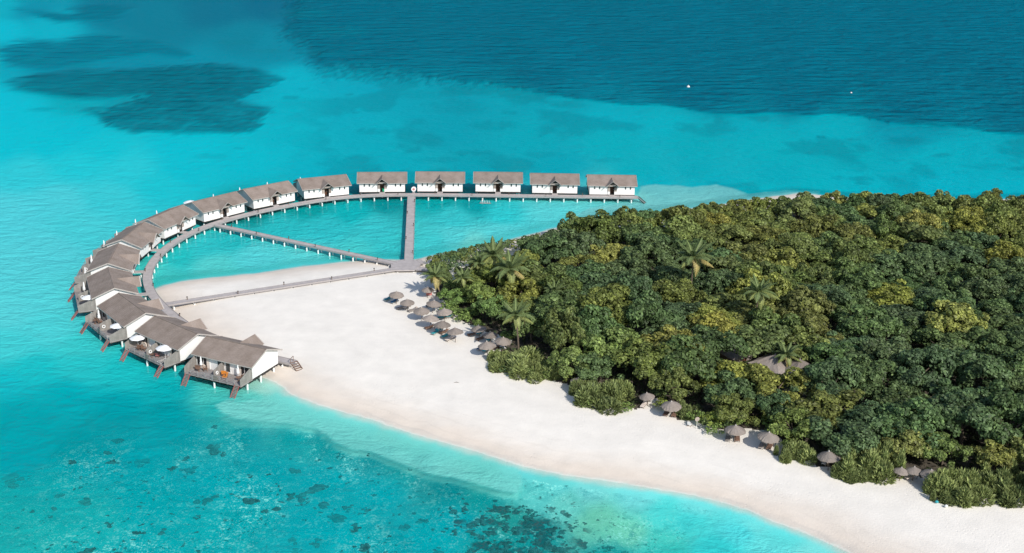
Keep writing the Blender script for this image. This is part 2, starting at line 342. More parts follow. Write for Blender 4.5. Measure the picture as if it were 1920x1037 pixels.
wet2 = sstep(2.2, .6, SD+fbm(X*.15, Y*.3, 3, 33)*.8)[:, None]; SANDC = SANDC*(1-.35*wet2)+lin((190, 188, 182))*.35*wet2
pe = sstep(7, 2, np.abs(X-0*X)*0+pdist(X, Y, wpoly([(0,0),(1,1)], 0))*0+9)[:, None]
LANDC = SANDC
COLA = np.where((SD > .4)[:, None], LANDC, SEAC*(SD <= 0)[:, None]+((SD > 0) & (SD <= .4))[:, None]*(SANDC*.6+lin((196, 212, 200))*.4))
DW = sdist(X+2.2*fbm(X*.15, Y*.15, 3, 8), Y+2.2*fbm(X*.15+5, Y*.15, 3, 9), wood_w)
quads = (np.arange(nx-1)[None, :]+np.arange(ny-1)[:, None]*nx).ravel()
quads = np.stack([quads, quads+1, quads+nx+1, quads+nx], 1)
def sheet(name, sel, z, attrs, mat, kind='structure'):
    q = quads[sel]; used, inv = np.unique(q.ravel(), return_inverse=True); q = inv.reshape(-1, 4)
    me = bpy.data.meshes.new(name); me.vertices.add(len(used)); me.vertices.foreach_set('co', np.stack([X[used], Y[used], z[used]], 1).ravel())
    me.loops.add(q.size); me.loops.foreach_set('vertex_index', q.ravel().astype(np.int32))
    me.polygons.add(len(q)); me.polygons.foreach_set('loop_start', np.arange(0, q.size, 4, dtype=np.int32))
    me.polygons.foreach_set('use_smooth', np.ones(len(q), bool)); me.update(calc_edges=True)
    for an, a in attrs.items():
        at_ = me.attributes.new(an, 'FLOAT_COLOR', 'POINT'); at_.data.foreach_set('color', np.concatenate([a[used], np.ones((len(used), 1))], 1).ravel())
    me.materials.append(mat); o = bpy.data.objects.new(name, me); COL.objects.link(o); o['kind'] = kind; return o
# reef: r rubble mottling, g dark coral spots, b ripples on sand
uu, vv = pj(X, np.maximum(Y, 60), 0*X)
def blob(u0, v0, ru, rv): return np.exp(-(((uu-u0)/ru)**2+((vv-v0)/rv)**2))
pat = sstep(-.22, .25, fbm(X*.10, Y*.06, 4, 77))
reef = np.clip(blob(80,960,220,110)+.8*blob(300,940,260,110)+blob(560,930,240,110)+blob(800,940,260,110)+1.1*blob(1080,970,240,80)+.8*blob(650,840,160,50)+.8*blob(830,865,160,35)+.5*blob(480,790,120,40), 0, 1)*(.35+.65*pat)
spots = np.clip(1.6*blob(960,985,110,60)+.30*blob(600,920,200,80)+.5*blob(1080,1010,90,50)+.4*blob(250,980,200,70)+.2*blob(720,860,120,30), 0, 1)
rip = np.clip(blob(600,440,200,70)+blob(880,430,160,50)+.7*blob(80,480,180,200), 0, 1)
far = sstep(420, 330, vv)*sstep(-20, 120, vv)*.8*(1-DM)
SHM = np.zeros(len(X)); q_ = (Y > 120) & (Y < 260); n3_ = fbm(X[q_]*.09, Y[q_]*.05, 4, 81); n4_ = fbm(X[q_]*.45, Y[q_]*.22, 5, 83)
SHM[q_] = sstep(-5, 2, sdist(uu[q_]+n3_*16+n4_*18, vv[q_]+n3_*6+n4_*9, SHELF)); reef = reef*(1-.6*SHM); spots = spots*(1-.9*SHM)
MASK = np.stack([reef, spots, np.clip(rip, 0, 1)], 1); MASK2 = np.stack([far, DM, DKM], 1)

# sea bed
m, t, b = newmat('seabed'); M['seabed'] = m
tc = nd(t, 'ShaderNodeNewGeometry').outputs['Position']; ca = nd(t, 'ShaderNodeAttribute', attribute_name='col').outputs['Color']
mk = nd(t, 'ShaderNodeAttribute', attribute_name='mask').outputs['Color']; ms = nd(t, 'ShaderNodeSeparateColor'); t.links.new(mk, ms.inputs[0])
m2 = nd(t, 'ShaderNodeSeparateColor'); t.links.new(nd(t, 'ShaderNodeAttribute', attribute_name='mask2').outputs['Color'], m2.inputs[0])
n1 = noise(t, .45, 6, tc, .62, .6); n2 = noise(t, 2.1, 4, tc, .65, .6); n3 = noise(t, .16, 5, tc, .6)
light = math_(t, 'MULTIPLY', mapr(t, math_(t, 'ADD', math_(t, 'MULTIPLY', n1, .45), math_(t, 'MULTIPLY', n2, .55)), .535, .60), ms.outputs[0])
c1 = mixc(t, math_(t, 'MULTIPLY', light, .95), ca, (.36, .92, .80))
darkf = math_(t, 'MULTIPLY', mapr(t, n1, .48, .38), math_(t, 'MULTIPLY', ms.outputs[0], .58))
c1 = mixc(t, darkf, c1, (.0, .26, .28)); n5 = noise(t, 4.2, 3, tc, .6, .5); c1 = mixc(t, math_(t, 'MULTIPLY', mapr(t, n5, .60, .66), math_(t, 'MULTIPLY', ms.outputs[0], .8)), c1, (.45, .92, .84)); c1 = mixc(t, math_(t, 'MULTIPLY', mapr(t, n5, .40, .34), math_(t, 'MULTIPLY', ms.outputs[0], .6)), c1, (.0, .2, .22))
vo = nd(t, 'ShaderNodeTexVoronoi', feature='F1'); vo.inputs['Scale'].default_value = .42; vo.inputs['Randomness'].default_value = 1
nv = nd(t, 'ShaderNodeVectorMath', operation='ADD'); t.links.new(tc, nv.inputs[0])
nn = nd(t, 'ShaderNodeTexNoise'); nn.inputs['Scale'].default_value = .7; t.links.new(tc, nn.inputs['Vector'])
sc = nd(t, 'ShaderNodeVectorMath', operation='SCALE'); sc.inputs['Scale'].default_value = 3.0; t.links.new(nn.outputs['Color'], sc.inputs[0]); t.links.new(sc.outputs[0], nv.inputs[1])
t.links.new(nv.outputs[0], vo.inputs['Vector'])
th = math_(t, 'MULTIPLY_ADD', ms.outputs[1], .40, -.02); sp_ = math_(t, 'SUBTRACT', th, math_(t, 'MULTIPLY', vo.outputs['Distance'], .62)); spf = mapr(t, sp_, 0, .05)
spf = math_(t, 'MULTIPLY', spf, mapr(t, n3, .42, .52))
c1 = mixc(t, math_(t, 'MULTIPLY', spf, .9), c1, mixc(t, mapr(t, n2, .48, .58), (.008, .085, .095), (.05, .05, .06)))
vo2 = nd(t, 'ShaderNodeTexVoronoi', feature='F1'); vo2.inputs['Scale'].default_value = 1.0; t.links.new(nv.outputs[0], vo2.inputs['Vector'])
sp2 = math_(t, 'MULTIPLY', mapr(t, vo2.outputs['Distance'], .34, .22), math_(t, 'MULTIPLY', mapr(t, noise(t, .22, 4, tc), .50, .60), mapr(t, math_(t, 'MAXIMUM', ms.outputs[0], ms.outputs[1]), .1, .6)))
c1 = mixc(t, math_(t, 'MULTIPLY', sp2, .8), c1, (.004, .12, .13))
fs = math_(t, 'MULTIPLY', mapr(t, n3, .55, .68), m2.outputs[0]); c1 = mixc(t, math_(t, 'MULTIPLY', fs, .5), c1, (0, .22, .28))
t.links.new(c1, b.inputs['Base Color']); b.inputs['Roughness'].default_value = 1; b.inputs['Specular IOR Level'].default_value = 0
bump(t, b, math_(t, 'ADD', n1, n2), .35, .35)
# sand
m, t, b = newmat('coral_sand'); M['sand'] = m
tc = nd(t, 'ShaderNodeNewGeometry').outputs['Position']; ca = nd(t, 'ShaderNodeAttribute', attribute_name='col').outputs['Color']
n1 = noise(t, .25, 6, tc, .6); n2 = noise(t, 2.6, 5, tc, .6); n3 = noise(t, .05, 3, tc)
v = math_(t, 'MULTIPLY', mapr(t, n1, .3, .7, .93, 1.04), mapr(t, n3, .35, .65, .97, 1.02))
vm = nd(t, 'ShaderNodeVectorMath', operation='SCALE'); t.links.new(ca, vm.inputs[0]); t.links.new(v, vm.inputs['Scale'])
c1 = mixc(t, mapr(t, noise(t, 3.5, 4, tc), .68, .74, 0, .4), vm.outputs[0], (.35, .28, .2))
sr = nd(t, 'ShaderNodeSeparateColor'); t.links.new(nd(t, 'ShaderNodeAttribute', attribute_name='shore').outputs['Color'], sr.inputs[0])
sd_ = math_(t, 'ADD', sr.outputs[0], math_(t, 'MULTIPLY', math_(t, 'SUBTRACT', noise(t, .12, 4, tc), .5), 5.0)); gate = mapr(t, noise(t, .07, 3, tc), .42, .6)
for s0, wd, am, cc_ in ((1.3, .35, .30, (.50, .47, .43)), (3.6, .28, .16, (.50, .45, .38)), (6.4, .5, .12, (.52, .45, .38)), (9.5, .35, .09, (.5, .43, .36))):
    ln = mapr(t, math_(t, 'ABSOLUTE', math_(t, 'SUBTRACT', sd_, s0)), 0, wd, am, 0); c1 = mixc(t, math_(t, 'MULTIPLY', ln, gate), c1, cc_)
fm = mapr(t, math_(t, 'ABSOLUTE', math_(t, 'SUBTRACT', math_(t, 'ADD', sr.outputs[0], math_(t, 'MULTIPLY', math_(t, 'SUBTRACT', noise(t, .4, 4, tc), .5), 1.6)), .15)), 0, .25, .22, 0)
c1 = mixc(t, fm, c1, (.86, .88, .86))
t.links.new(c1, b.inputs['Base Color']); b.inputs['Roughness'].default_value = .95; b.inputs['Specular IOR Level'].default_value = .1
v2 = nd(t, 'ShaderNodeTexVoronoi', feature='F1'); v2.inputs['Scale'].default_value = 1.6; t.links.new(tc, v2.inputs['Vector'])
pits = math_(t, 'MULTIPLY', mapr(t, v2.outputs['Distance'], .05, .3), mapr(t, noise(t, .06, 2, tc), .45, .6, 0, 1)); 
bump(t, b, math_(t, 'ADD', n2, math_(t, 'MULTIPLY', pits, .8)), .32, .14)
# woodland floor
m, t, b = newmat('leaf_litter'); M['litter'] = m
tc = nd(t, 'ShaderNodeNewGeometry').outputs['Position']; n1 = noise(t, 1.2, 6, tc, .7)
t.links.new(mixc(t, mapr(t, n1, .35, .65), (.05, .042, .032), (.12, .10, .072)), b.inputs['Base Color']); b.inputs['Roughness'].default_value = 1
bump(t, b, n1, .8, .3)
# water surface: turbid body under a thin gloss, clear at the edge
m, t, b = newmat('water_surface'); M['water'] = m; t.nodes.remove(b); out = t.nodes['Material Output']
tc = nd(t, 'ShaderNodeNewGeometry').outputs['Position']; ca = nd(t, 'ShaderNodeAttribute', attribute_name='col').outputs['Color']
op = nd(t, 'ShaderNodeSeparateColor'); t.links.new(nd(t, 'ShaderNodeAttribute', attribute_name='opac').outputs['Color'], op.inputs[0])
mp = nd(t, 'ShaderNodeMapping'); mp.inputs['Rotation'].default_value = (0, 0, .3); mp.inputs['Scale'].default_value = (.75, 1.15, 1); t.links.new(tc, mp.inputs[0])
w1 = noise(t, .26, 5, mp.outputs[0], .62, .6); w2 = noise(t, 1.1, 3, mp.outputs[0], .6, .3); mp2 = nd(t, 'ShaderNodeMapping'); mp2.inputs['Rotation'].default_value = (0, 0, .12); mp2.inputs['Scale'].default_value = (.34, 1.0, 1); t.links.new(tc, mp2.inputs[0]); w0 = noise(t, .16, 3, mp2.outputs[0], .6, .4)
hh = math_(t, 'ADD', math_(t, 'ADD', math_(t, 'MULTIPLY', w1, 1.0), math_(t, 'MULTIPLY', w2, .28)), math_(t, 'MULTIPLY', w0, math_(t, 'MULTIPLY', op.outputs[2], 3.2)))
bp_ = nd(t, 'ShaderNodeBump'); bp_.inputs['Distance'].default_value = 3.2; t.links.new(hh, bp_.inputs['Height']); t.links.new(op.outputs[1], bp_.inputs['Strength'])
df = nd(t, 'ShaderNodeBsdfDiffuse'); t.links.new(ca, df.inputs[0]); t.links.new(bp_.outputs[0], df.inputs['Normal'])
tr = nd(t, 'ShaderNodeBsdfTransparent'); tr.inputs[0].default_value = (.93, .985, .985, 1)
gl = nd(t, 'ShaderNodeBsdfGlossy'); gl.inputs['Roughness'].default_value = .12; t.links.new(bp_.outputs[0], gl.inputs['Normal']); gl.inputs[0].default_value = (.6, .85, 1, 1)
fr = nd(t, 'ShaderNodeFresnel'); fr.inputs[0].default_value = 1.33; t.links.new(bp_.outputs[0], fr.inputs['Normal'])
x1 = nd(t, 'ShaderNodeMixShader'); t.links.new(op.outputs[0], x1.inputs[0]); t.links.new(tr.outputs[0], x1.inputs[1]); t.links.new(df.outputs[0], x1.inputs[2])
x2 = nd(t, 'ShaderNodeMixShader'); t.links.new(math_(t, 'MULTIPLY', fr.outputs[0], .07), x2.inputs[0]); t.links.new(x1.outputs[0], x2.inputs[1]); t.links.new(gl.outputs[0], x2.inputs[2])
t.links.new(x2.outputs[0], out.inputs['Surface'])

qz = HZ[quads].min(1); qx = HZ[quads].max(1); qw = DW[quads].min(1)
floor_sel = (qw > np.where(Y[quads[:, 0]] > 290, -4.5, .3)) & (qz > .5); beach_sel = (qx > -.35) & ~floor_sel; bed_sel = ~floor_sel & ~beach_sel
sheet('beach', beach_sel, HZ, {'col': COLA, 'shore': np.stack([SD, SD*0, SD*0], 1)}, M['sand'])
sheet('forest_floor', floor_sel, HZ, {'col': COLA}, M['litter'])
sheet('seabed', bed_sel, HZ, {'col': SEAC, 'mask': MASK, 'mask2': MASK2}, M['seabed'])
opac = np.clip(sstep(.02, 1.1, -HZ)*.78+.03, 0, .78); opac = opac*(1-.82*np.clip(reef*1.2+spots, 0, 1))
opac = np.maximum(opac, np.maximum(DM*.93, DKM*.7)); opac = np.maximum(opac, sstep(450, 330, vv)*.75*sstep(.3, 1.5, -HZ))
ws = sstep(.0, .9, -HZ)*(.34+.22*np.maximum(DM, DKM*.8)+.16*rip-.12*reef)+.04
water_sel = (HZ[quads].min(1) < .12)
sheet('water', water_sel, 0*HZ, {'col': SEAC, 'opac': np.stack([opac, ws, np.maximum(DM, DKM)*.9+.25*sstep(330, 520, Y)], 1)}, M['water'])

#PART2
# ------------------------------------------------------------------ boardwalks
ZW = 1.55
def v3(p): return Vector((p[0], p[1], 0))
ARC = [(1196,369.3),(1147,368.8),(1093,368),(1040,367.3),(985,366.6),(931,366),(878,365.2),(825,364.5),(771,364.2),(717,364.6),(677,365.8),(638,369.3),(600,374.5),(560,381.5),(519,388.5),(480,397.6),(440,406.5),
       (400,418.8),(370.6,429.6),(341.7,443),(312.8,461.2),(293.5,479.3),(282,496.7),(276.2,510),(274.2,524),(278.5,541),(287.7,558),(299,572)]
RIDGES = [((1100,328),(1193,328.5)),((994,325),(1086,326)),((888,322.5),(980,323.2)),((780,322.3),(871,322.3)),((670,324),(763,322)),((557,336),(650,327)),((456,355),(540,339)),((359,379),(443,359)),
          ((278,411),(342,384)),((228,449),(270,416)),((202,494),(222,456)),((203,500),(215,541)),((222,549),(274,587)),((290,592),(371,626)),((387,630),(500,655))]
ZR = 6.4; VL = 13.95
vill = []; CENT = Vector((-45, 250, 0))
for a, b in RIDGES:
    pa, pb = P(*a, ZR), P(*b, ZR); c = (pa+pb)/2; c.z = 0; d = pb-pa; n = Vector((-d.y, d.x, 0)).normalized()
    if n.dot(c-CENT) < 0: n = -n
    vill.append([c, n])
for i in range(5): vill[i][1] = (vill[i][1]+Vector((.0+.012*(2-i), 1, 0))).normalized()
arc = [P(u, v, ZW) for u, v in ARC]
def villa_pt(i, x, y):
    c, n = vill[i]; xa = Vector((n.y, -n.x, 0)); return c+xa*x+n*y
for i, x in ((13, 3), (13, -3), (14, 3), (14, -4), (14, -8.4)):
    p = villa_pt(i, x, -6.3); p.z = ZW; arc.append(p)
arc = [Vector((p.x, p.y, 0)) for p in arc]
def smooth(pts, step=1.2, it=2):
    for _ in range(it):
        q = [pts[0]]
        for a, b, c in zip(pts, pts[1:], pts[2:]): q.append(a*.2+b*.6+c*.2)
        pts = q+[pts[-1]]
    out = []
    for i in range(len(pts)-1):
        p0 = pts[max(i-1, 0)]; p1 = pts[i]; p2 = pts[i+1]; p3 = pts[min(i+2, len(pts)-1)]; n = max(1, int((p2-p1).length/step))
        for k in range(n):
            s = k/n; out.append(.5*((2*p1)+(p2-p0)*s+(2*p0-5*p1+4*p2-p3)*s*s+(3*p1-p0-3*p2+p3)*s**3))
    return out+[pts[-1]]
def ribbon(mb, pts, o0, o1, z0, z1):
    n = len(pts); vs = []; fs = []
    for i, p in enumerate(pts):
        d = (pts[min(i+1, n-1)]-pts[max(i-1, 0)]).normalized(); r = Vector((d.y, -d.x, 0))
        for o, z in ((o0, z0), (o1, z0), (o1, z1), (o0, z1)): q = p+r*o; vs.append((q.x, q.y, z))
    for i in range(n-1):
        for k in range(4): fs.append((i*4+k, i*4+(k+1) % 4, (i+1)*4+(k+1) % 4, (i+1)*4+k))
    fs += [(3, 2, 1, 0), tuple((n-1)*4+k for k in range(4))]
    return mb.add(vs, fs)
def post_mb():
    mb = MB(); mb.tube([(0,0,-3.2),(0,0,1.02)], .19, 10); mb.box(-.16,.16,-.16,.16,1.02,1.12); return mb
POST = post_mb(); POSTS = {}
def post(parent, p, sc=1.):
    if 'm' not in POSTS: o = POST.build('post', 'concrete', parent); POSTS['m'] = o.data
    else: o = bpy.data.objects.new('post', POSTS['m']); COL.objects.link(o); o.parent = parent
    o.location = p; o.scale = (1, 1, sc); return o
def CROSS(parent, w):
    k = 'c%.1f' % w
    if k not in POSTS: o = MB().box(-w/2-.05, w/2+.05, -.1, .1, -.11, .11).build('cross_beam', 'dark', parent); POSTS[k] = o.data
    else: o = bpy.data.objects.new('cross_beam', POSTS[k]); COL.objects.link(o); o.parent = parent
    return o
def boardwalk(pts, w, label, zt=ZW, step=3.8, both=True, sections=True, psc=1.):
    root = empty('boardwalk', (pts[0].x, pts[0].y, 0), 0, label, 'boardwalk'); o0 = pts[0].copy()
    L = [p-o0 for p in pts]
    mb = MB(); ribbon(mb, L, -w/2, w/2, zt-.09, zt); mb.build('deck', 'walk', root)
    mb = MB(); ribbon(mb, L, -w/2+.02, -w/2+.14, zt-.34, zt-.095); mb.build('edge_beam', 'rail', root)
    mb = MB(); ribbon(mb, L, w/2-.14, w/2-.02, zt-.34, zt-.095); mb.build('edge_beam', 'rail', root)
    mb = MB(); ribbon(mb, L, -w/2+.0, -w/2+.09, zt+.003, zt+.075); ribbon(mb, L, w/2-.09, w/2-.0, zt+.003, zt+.075); mb.build('kerb_rail', 'rail', root)
    # posts and cross beams
    acc = 0; nxt = step*.5; cross = MB(); outer = MB(); pos = []
    for i in range(len(L)-1):
        seg = (L[i+1]-L[i]).length
        while nxt <= acc+seg:
            q = L[i]+(L[i+1]-L[i])*((nxt-acc)/seg); d = (L[i+1]-L[i]).normalized(); r = Vector((d.y, -d.x, 0)); pos.append((q, r)); nxt += step
        acc += seg
    for q, r in pos:
        a, b = q-r*(w/2+.05), q+r*(w/2+.05); cb = CROSS(root, w); cb.location = (q.x, q.y, zt-.46); cb.rotation_euler = (0, 0, math.atan2(r.y, r.x))
        for sgn in (-1, 1):
            p = q+r*(w/2-.22)*sgn
            if len(pos)*2 > 95 and sgn == 1:
                outer.tube([(p.x, p.y, -3.2), (p.x, p.y, 1.02*psc)], .19, 10)
            else: post(root, (p.x, p.y, 0), psc)
    if outer.v: outer.build('post', 'concrete', root)['kind'] = 'stuff'
    return root, L, o0, pos
arcs = smooth(arc)
root, _, _, _ = boardwalk(arcs, 2.1, 'long curved grey boardwalk on white posts linking all the overwater villas')
p1 = [P(771.5, 367, ZW), P(766.5, 489, ZW)]; p2 = [P(401, 420.5, ZW), P(741, 493.5, ZW)]; p3 = [P(305, 571, ZW), P(744, 503.5, ZW)]
flat = lambda L: [Vector((p.x, p.y, 0)) for p in L]
def dens(a, b, n=20): return [a+(b-a)*k/n for k in range(n+1)]
p1, p2, p3 = [flat(q) for q in (p1, p2, p3)]
p1[0] = p1[0]+(p1[1]-p1[0]).normalized()*.6; p2[0] = p2[0]+(p2[1]-p2[0]).normalized()*.8
boardwalk(dens(*p1), 2.2, 'straight grey pier crossing the lagoon from the middle of the villa row to the beach', zt=ZW-.003)
boardwalk(dens(*p2), 1.7, 'diagonal grey pier slanting across the turquoise lagoon to the beach platform', zt=ZW-.006, step=3.5)
boardwalk(dens(*p3), 1.7, 'low grey boardwalk running over the white sand along the lagoon shore', zt=ZW-.009, step=4.4)
# platform where the piers meet
pl = wpoly([(733,495),(742,488.5),(756,486.5),(779,487),(789,494),(786,500),(777,506.5),(744,507),(733,506)], ZW)
c0 = Vector((sum(p[0] for p in pl)/len(pl), sum(p[1] for p in pl)/len(pl), 0)); lp = [(x-c0.x, y-c0.y) for x, y in pl]
pr = empty('platform', c0, 0, 'grey timber platform on the beach where the three piers meet', 'platform')
MB().prism(lp, ZW-.25, ZW+.004, 'z').build('deck', 'walk', pr)
mb = MB()
for k in range(len(lp)):
    x1, y1 = lp[k]; x2, y2 = lp[(k+1) % len(lp)]; mb.beam((x1*.97, y1*.97, ZW-.32), (x2*.97, y2*.97, ZW-.32), .12, .14)
mb.build('edge_beam', 'dark', pr)
for k in (0, 3, 4, 6, 7): post(pr, (lp[k][0]*.9, lp[k][1]*.9, 0), .9)
def ramp(pA, pB, pC, pD, z0, z1, label):
    q = [P(*pA, z0), P(*pB, z1), P(*pC, z1), P(*pD, z0)]; c = sum(q, Vector())/4; c.z = 0; q = [p-c for p in q]
    r = empty('ramp', c, 0, label, 'ramp'); up = Vector((0, 0, .12))
    MB().add([*q, *[p-up for p in q]], [(0,1,2,3),(7,6,5,4),(0,4,5,1),(1,5,6,2),(2,6,7,3),(3,7,4,0)]).build('deck', 'walk', r)
    MB().beam(q[0]+up*.5, q[1]+up*.5, .1, .1).build('edge_beam', 'rail', r); MB().beam(q[3]+up*.5, q[2]+up*.5, .1, .1).build('edge_beam', 'rail', r)
ramp((780,500), (806,502), (806,508.5), (779,506.5), ZW-.05, 1.32, 'wide grey ramp from the pier platform down to the sand towards the palms')
ramp((781,487.5), (790,486), (796,494), (789,495), ZW+.02, 1.3, 'narrow grey ramp from the pier platform towards the lagoon sand')
def stairs(parent, p, d, w, z0, z1, run, mt='greywood', rails='rail', name='stairs'):
    """treads going from p along d, z0 down to z1"""
    d = Vector(d).normalized(); r = Vector((d.y, -d.x, 0)); n = max(3, int((z0-z1)/.2)); mb = MB()
    st = bpy.data.objects.new(name, None); 
    a, b = Vector((p[0], p[1], z0)), Vector((p[0], p[1], z1))+d*run
    for k in range(n+1):
        q = a+(b-a)*(k/n); mb.beam(q-r*w/2, q+r*w/2, .26, .05)
    o = mb.build(name, mt, parent); mb = MB()
    for s in (-1, 1): mb.beam(a+r*s*w/2, b+r*s*w/2, .07, .2); mb.beam(a+r*s*(w/2+.05)+Vector((0,0,.12)), b+r*s*(w/2+.05)+Vector((0,0,.12)), .05, .06)
    mb.build('stringer', rails, o); return o
# stairs at both tips of the curved boardwalk
e0, e1 = arcs[0], arcs[1]; d = (e0-e1).normalized()
s = empty('beach_stairs', (e0.x, e0.y, 0), 0, 'stairs from the right end of the villa boardwalk down into pale shallow water', 'stairs')
stairs(s, (0, 0, 0), d*.9+Vector((.1, -.45, 0)), 1.3, ZW-.05, -.3, 2.6, 'greywood', 'dark')
e0, e1 = arcs[-1], arcs[-2]; d = (e0-e1).normalized()
s = empty('beach_stairs', (e0.x, e0.y, 0), 0, 'reddish brown wooden stairs from the boardwalk down to the sand beside the nearest villa', 'stairs')
stairs(s, (0, 0, 0), d+Vector((-.1, -.5, 0)), 1.4, ZW+.05, hz(e0.x+1, e0.y-1), 1.9, 'brownwood', 'brownwood')
mb = MB(); mb.beam((-.2,.7,ZW), (-.2,.7,ZW+1), .09, .09); mb.beam((-.5,-.7,ZW), (-.5,-.7,ZW+1), .09, .09); mb.beam((-.2,.7,ZW+1), (-.5,-.7,ZW+1), .08, .08); mb.build('handrail', 'brownwood', s)

# ------------------------------------------------------------------ villas
ZF = 1.85
def prof(y0, y1, top):  # pentagon section
    s = (ZR-.16-4.40)/4.75
    pts = [(y0, 1.80), (y1, 1.80), (y1, min(top, ZR-.16-s*abs(y1)))]
    if y0 < 0 < y1: pts.append((0, ZR-.16))
    pts.append((y0, ZR-.16-s*abs(y0))); return pts
def villa_proto(hole):
    r = bpy.data.objects.new('water_villa', None); COL.objects.link(r); r['category'] = 'villa'
    w = MB(); w.prism(prof(-4.1, 4.0, 9), -6.35, -1.3); w.prism(prof(-4.1, 4.0, 9), 1.3, 6.35); w.prism(prof(-2.7, 3.99, 9), -1.3, 1.3); w.build('wall', 'white', r)
    u = MB(); u.box(-6.3, 6.3, -3.95, 7.5, 1.42, 1.66)
    for yy in (-3.6, -.8, 2, 4.8, 7.4): u.beam((-6.5, yy, 1.55), (6.5, yy, 1.55), .2, .26)
    u.box(-6.4, 6.4, -4.14, 4.05, 1.662, 1.795); u.build('floor_frame', 'dark', r)
    # roof: two slopes with overhang
    rf = MB(); hl = VL/2
    for sgn in (-1, 1):
        y = 4.75*sgn
        vs = [(-hl, 0, ZR), (hl, 0, ZR), (hl, y, 4.55), (-hl, y, 4.55)]; vs += [(a, b, c-.15) for a, b, c in vs]
        rf.add(vs, [(0,1,2,3),(4,7,6,5),(0,4,5,1),(1,5,6,2),(2,6,7,3),(3,7,4,0)])
    roof = rf.build('roof', 'shingle', r)
    MB().beam((-hl-.01, 0, ZR+.02), (hl+.01, 0, ZR+.02), .3, .09).build('ridge_cap', 'shingle', roof)
    fa = MB()
    for x in (-hl-.03, hl+.03):
        for sgn in (-1, 1): fa.beam((x, 0, ZR-.06), (x, 4.78*sgn, 4.49), .07, .26)
    for sgn in (-1, 1): fa.beam((-hl, 4.79*sgn, 4.44), (hl, 4.79*sgn, 4.44), .05, .17)
    fa.build('bargeboard', 'fascia', roof)
    # porch gable
    pr = MB(); za = 6.02; y0, y1 = -1.1, -5.75; wd = 2.05; ze = 4.42
    for sgn in (-1, 1):
        vs = [(0, y0, za), (0, y1, za), (wd*sgn, y1, ze), (wd*sgn, y0-2.5, ze)]; vs += [(a, b, c-.12) for a, b, c in vs]
        pr.add(vs, [(0,1,2,3),(4,7,6,5),(0,4,5,1),(1,5,6,2),(2,6,7,3),(3,7,4,0)])
    por = pr.build('porch_roof', 'shingle', r)
    fb = MB()
    for sgn in (-1, 1): fb.beam((0, y1-.03, za-.03), (wd*sgn*1.02, y1-.03, ze-.07), .07, .22, up=(0, 1, 0))
    fb.beam((-.8, y1+.05, 5.0), (.8, y1+.05, 5.0), .07, .1); fb.build('bargeboard', 'fascia', por)
    dk = MB()
    dk.prism([(-1.25, 4.45), (1.25, 4.45), (1.9, 4.47), (0, 5.82), (-1.9, 4.47)], -4.25, -4.12, 'y'); dk.build('porch_gable', 'dark', r)
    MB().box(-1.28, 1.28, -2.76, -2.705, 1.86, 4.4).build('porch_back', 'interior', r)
    dr = MB().box(-.55, .55, -2.86, -2.77, 1.9, 4.05).build('door', 'door', r)
    MB().box(.38, .46, -2.92, -2.865, 2.85, 3.05).build('handle', 'frame', dr)
    for sx in (-1, 1):
        MB().box(min(sx*.62, sx*1.28), max(sx*.62, sx*1.28), -4.3, -4.13, 2.75, 3.95).build('lattice_panel', 'lattice', r)
        MB().box(min(sx*.62, sx*1.28), max(sx*.62, sx*1.28), -4.28, -4.14, 1.86, 2.745).build('porch_wall', 'white', r)
    for x in (-4.95, -3.55, 3.75, 5.15):
        f = MB().box(x-.24, x+.24, -4.135, -4.102, 3.32, 4.28).build('window', 'frame', r)
        MB().box(x-.19, x+.19, -4.15, -4.138, 3.37, 4.23).build('pane', 'glass', f)
    # terrace
    t_ = MB()
    if hole:
        t_.box(-6.45, -5.9, 4.02, 7.6, 1.67, ZF); t_.box(-3.4, 6.45, 4.02, 7.6, 1.67, ZF); t_.box(-5.9, -3.4, 4.02, 5.2, 1.67, ZF); t_.box(-5.9, -3.4, 7.2, 7.6, 1.67, ZF)
    else: t_.box(-6.45, 6.45, 4.02, 7.6, 1.67, ZF)
    t_.build('terrace', 'deck', r)
    if hole:
        nb = MB()
        for k in range(11): x = -5.9+.25*k; nb.beam((x, 5.2, 1.72), (x, 7.2, 1.72), .02, .02)
        for k in range(9): y = 5.2+.25*k; nb.beam((-5.9, y, 1.745), (-3.4, y, 1.745), .02, .02)
        nb.build('lounge_net', 'frame', r)
        MB().tube([(-5.9,5.2,1.93),(-3.4,5.2,1.93),(-3.4,7.2,1.93),(-5.9,7.2,1.93),(-5.9,5.2,1.93)], .05, 6).build('net_rim', 'frame', r)
    for x in (-6.4, 6.32):
        MB().prism([(4.01, 1.6), (7.62, 1.6), (7.62, 3.15), (4.01, 4.4)], x, x+.08).build('side_screen', 'screen', r)
    MB().prism([(4.01, ZF), (7.1, ZF), (7.1, 3.4), (5.2, 4.05), (4.01, 4.1)], -.04, .04).build('divider', 'screen', r)
    for sx in (-1, 1):
        q = lambda a, b: (min(sx*a, sx*b), max(sx*a, sx*b))
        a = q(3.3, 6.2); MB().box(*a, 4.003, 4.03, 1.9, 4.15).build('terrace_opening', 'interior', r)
        a = q(.35, 1.55); f = MB().box(*a, 4.004, 4.05, 1.95, 4.1).build('terrace_window', 'frame', r)
        a = q(.5, 1.4); MB().box(*a, 4.053, 4.065, 2.2, 3.95).build('pane', 'glass', f)
        a = q(3.32, 3.95); MB().box(*a, 4.04, 4.1, 1.95, 4.1).build('curtain', 'cream', r)
        mb = MB(); mb.box(*q(3.2, 3.3), 4.0, 4.12, 1.86, 4.2); mb.box(*q(6.2, 6.3), 4.0, 4.12, 1.86, 4.2); mb.box(*q(4.7, 4.76), 4.04, 4.1, 1.9, 4.12); mb.build('door_frame', 'frame', r)
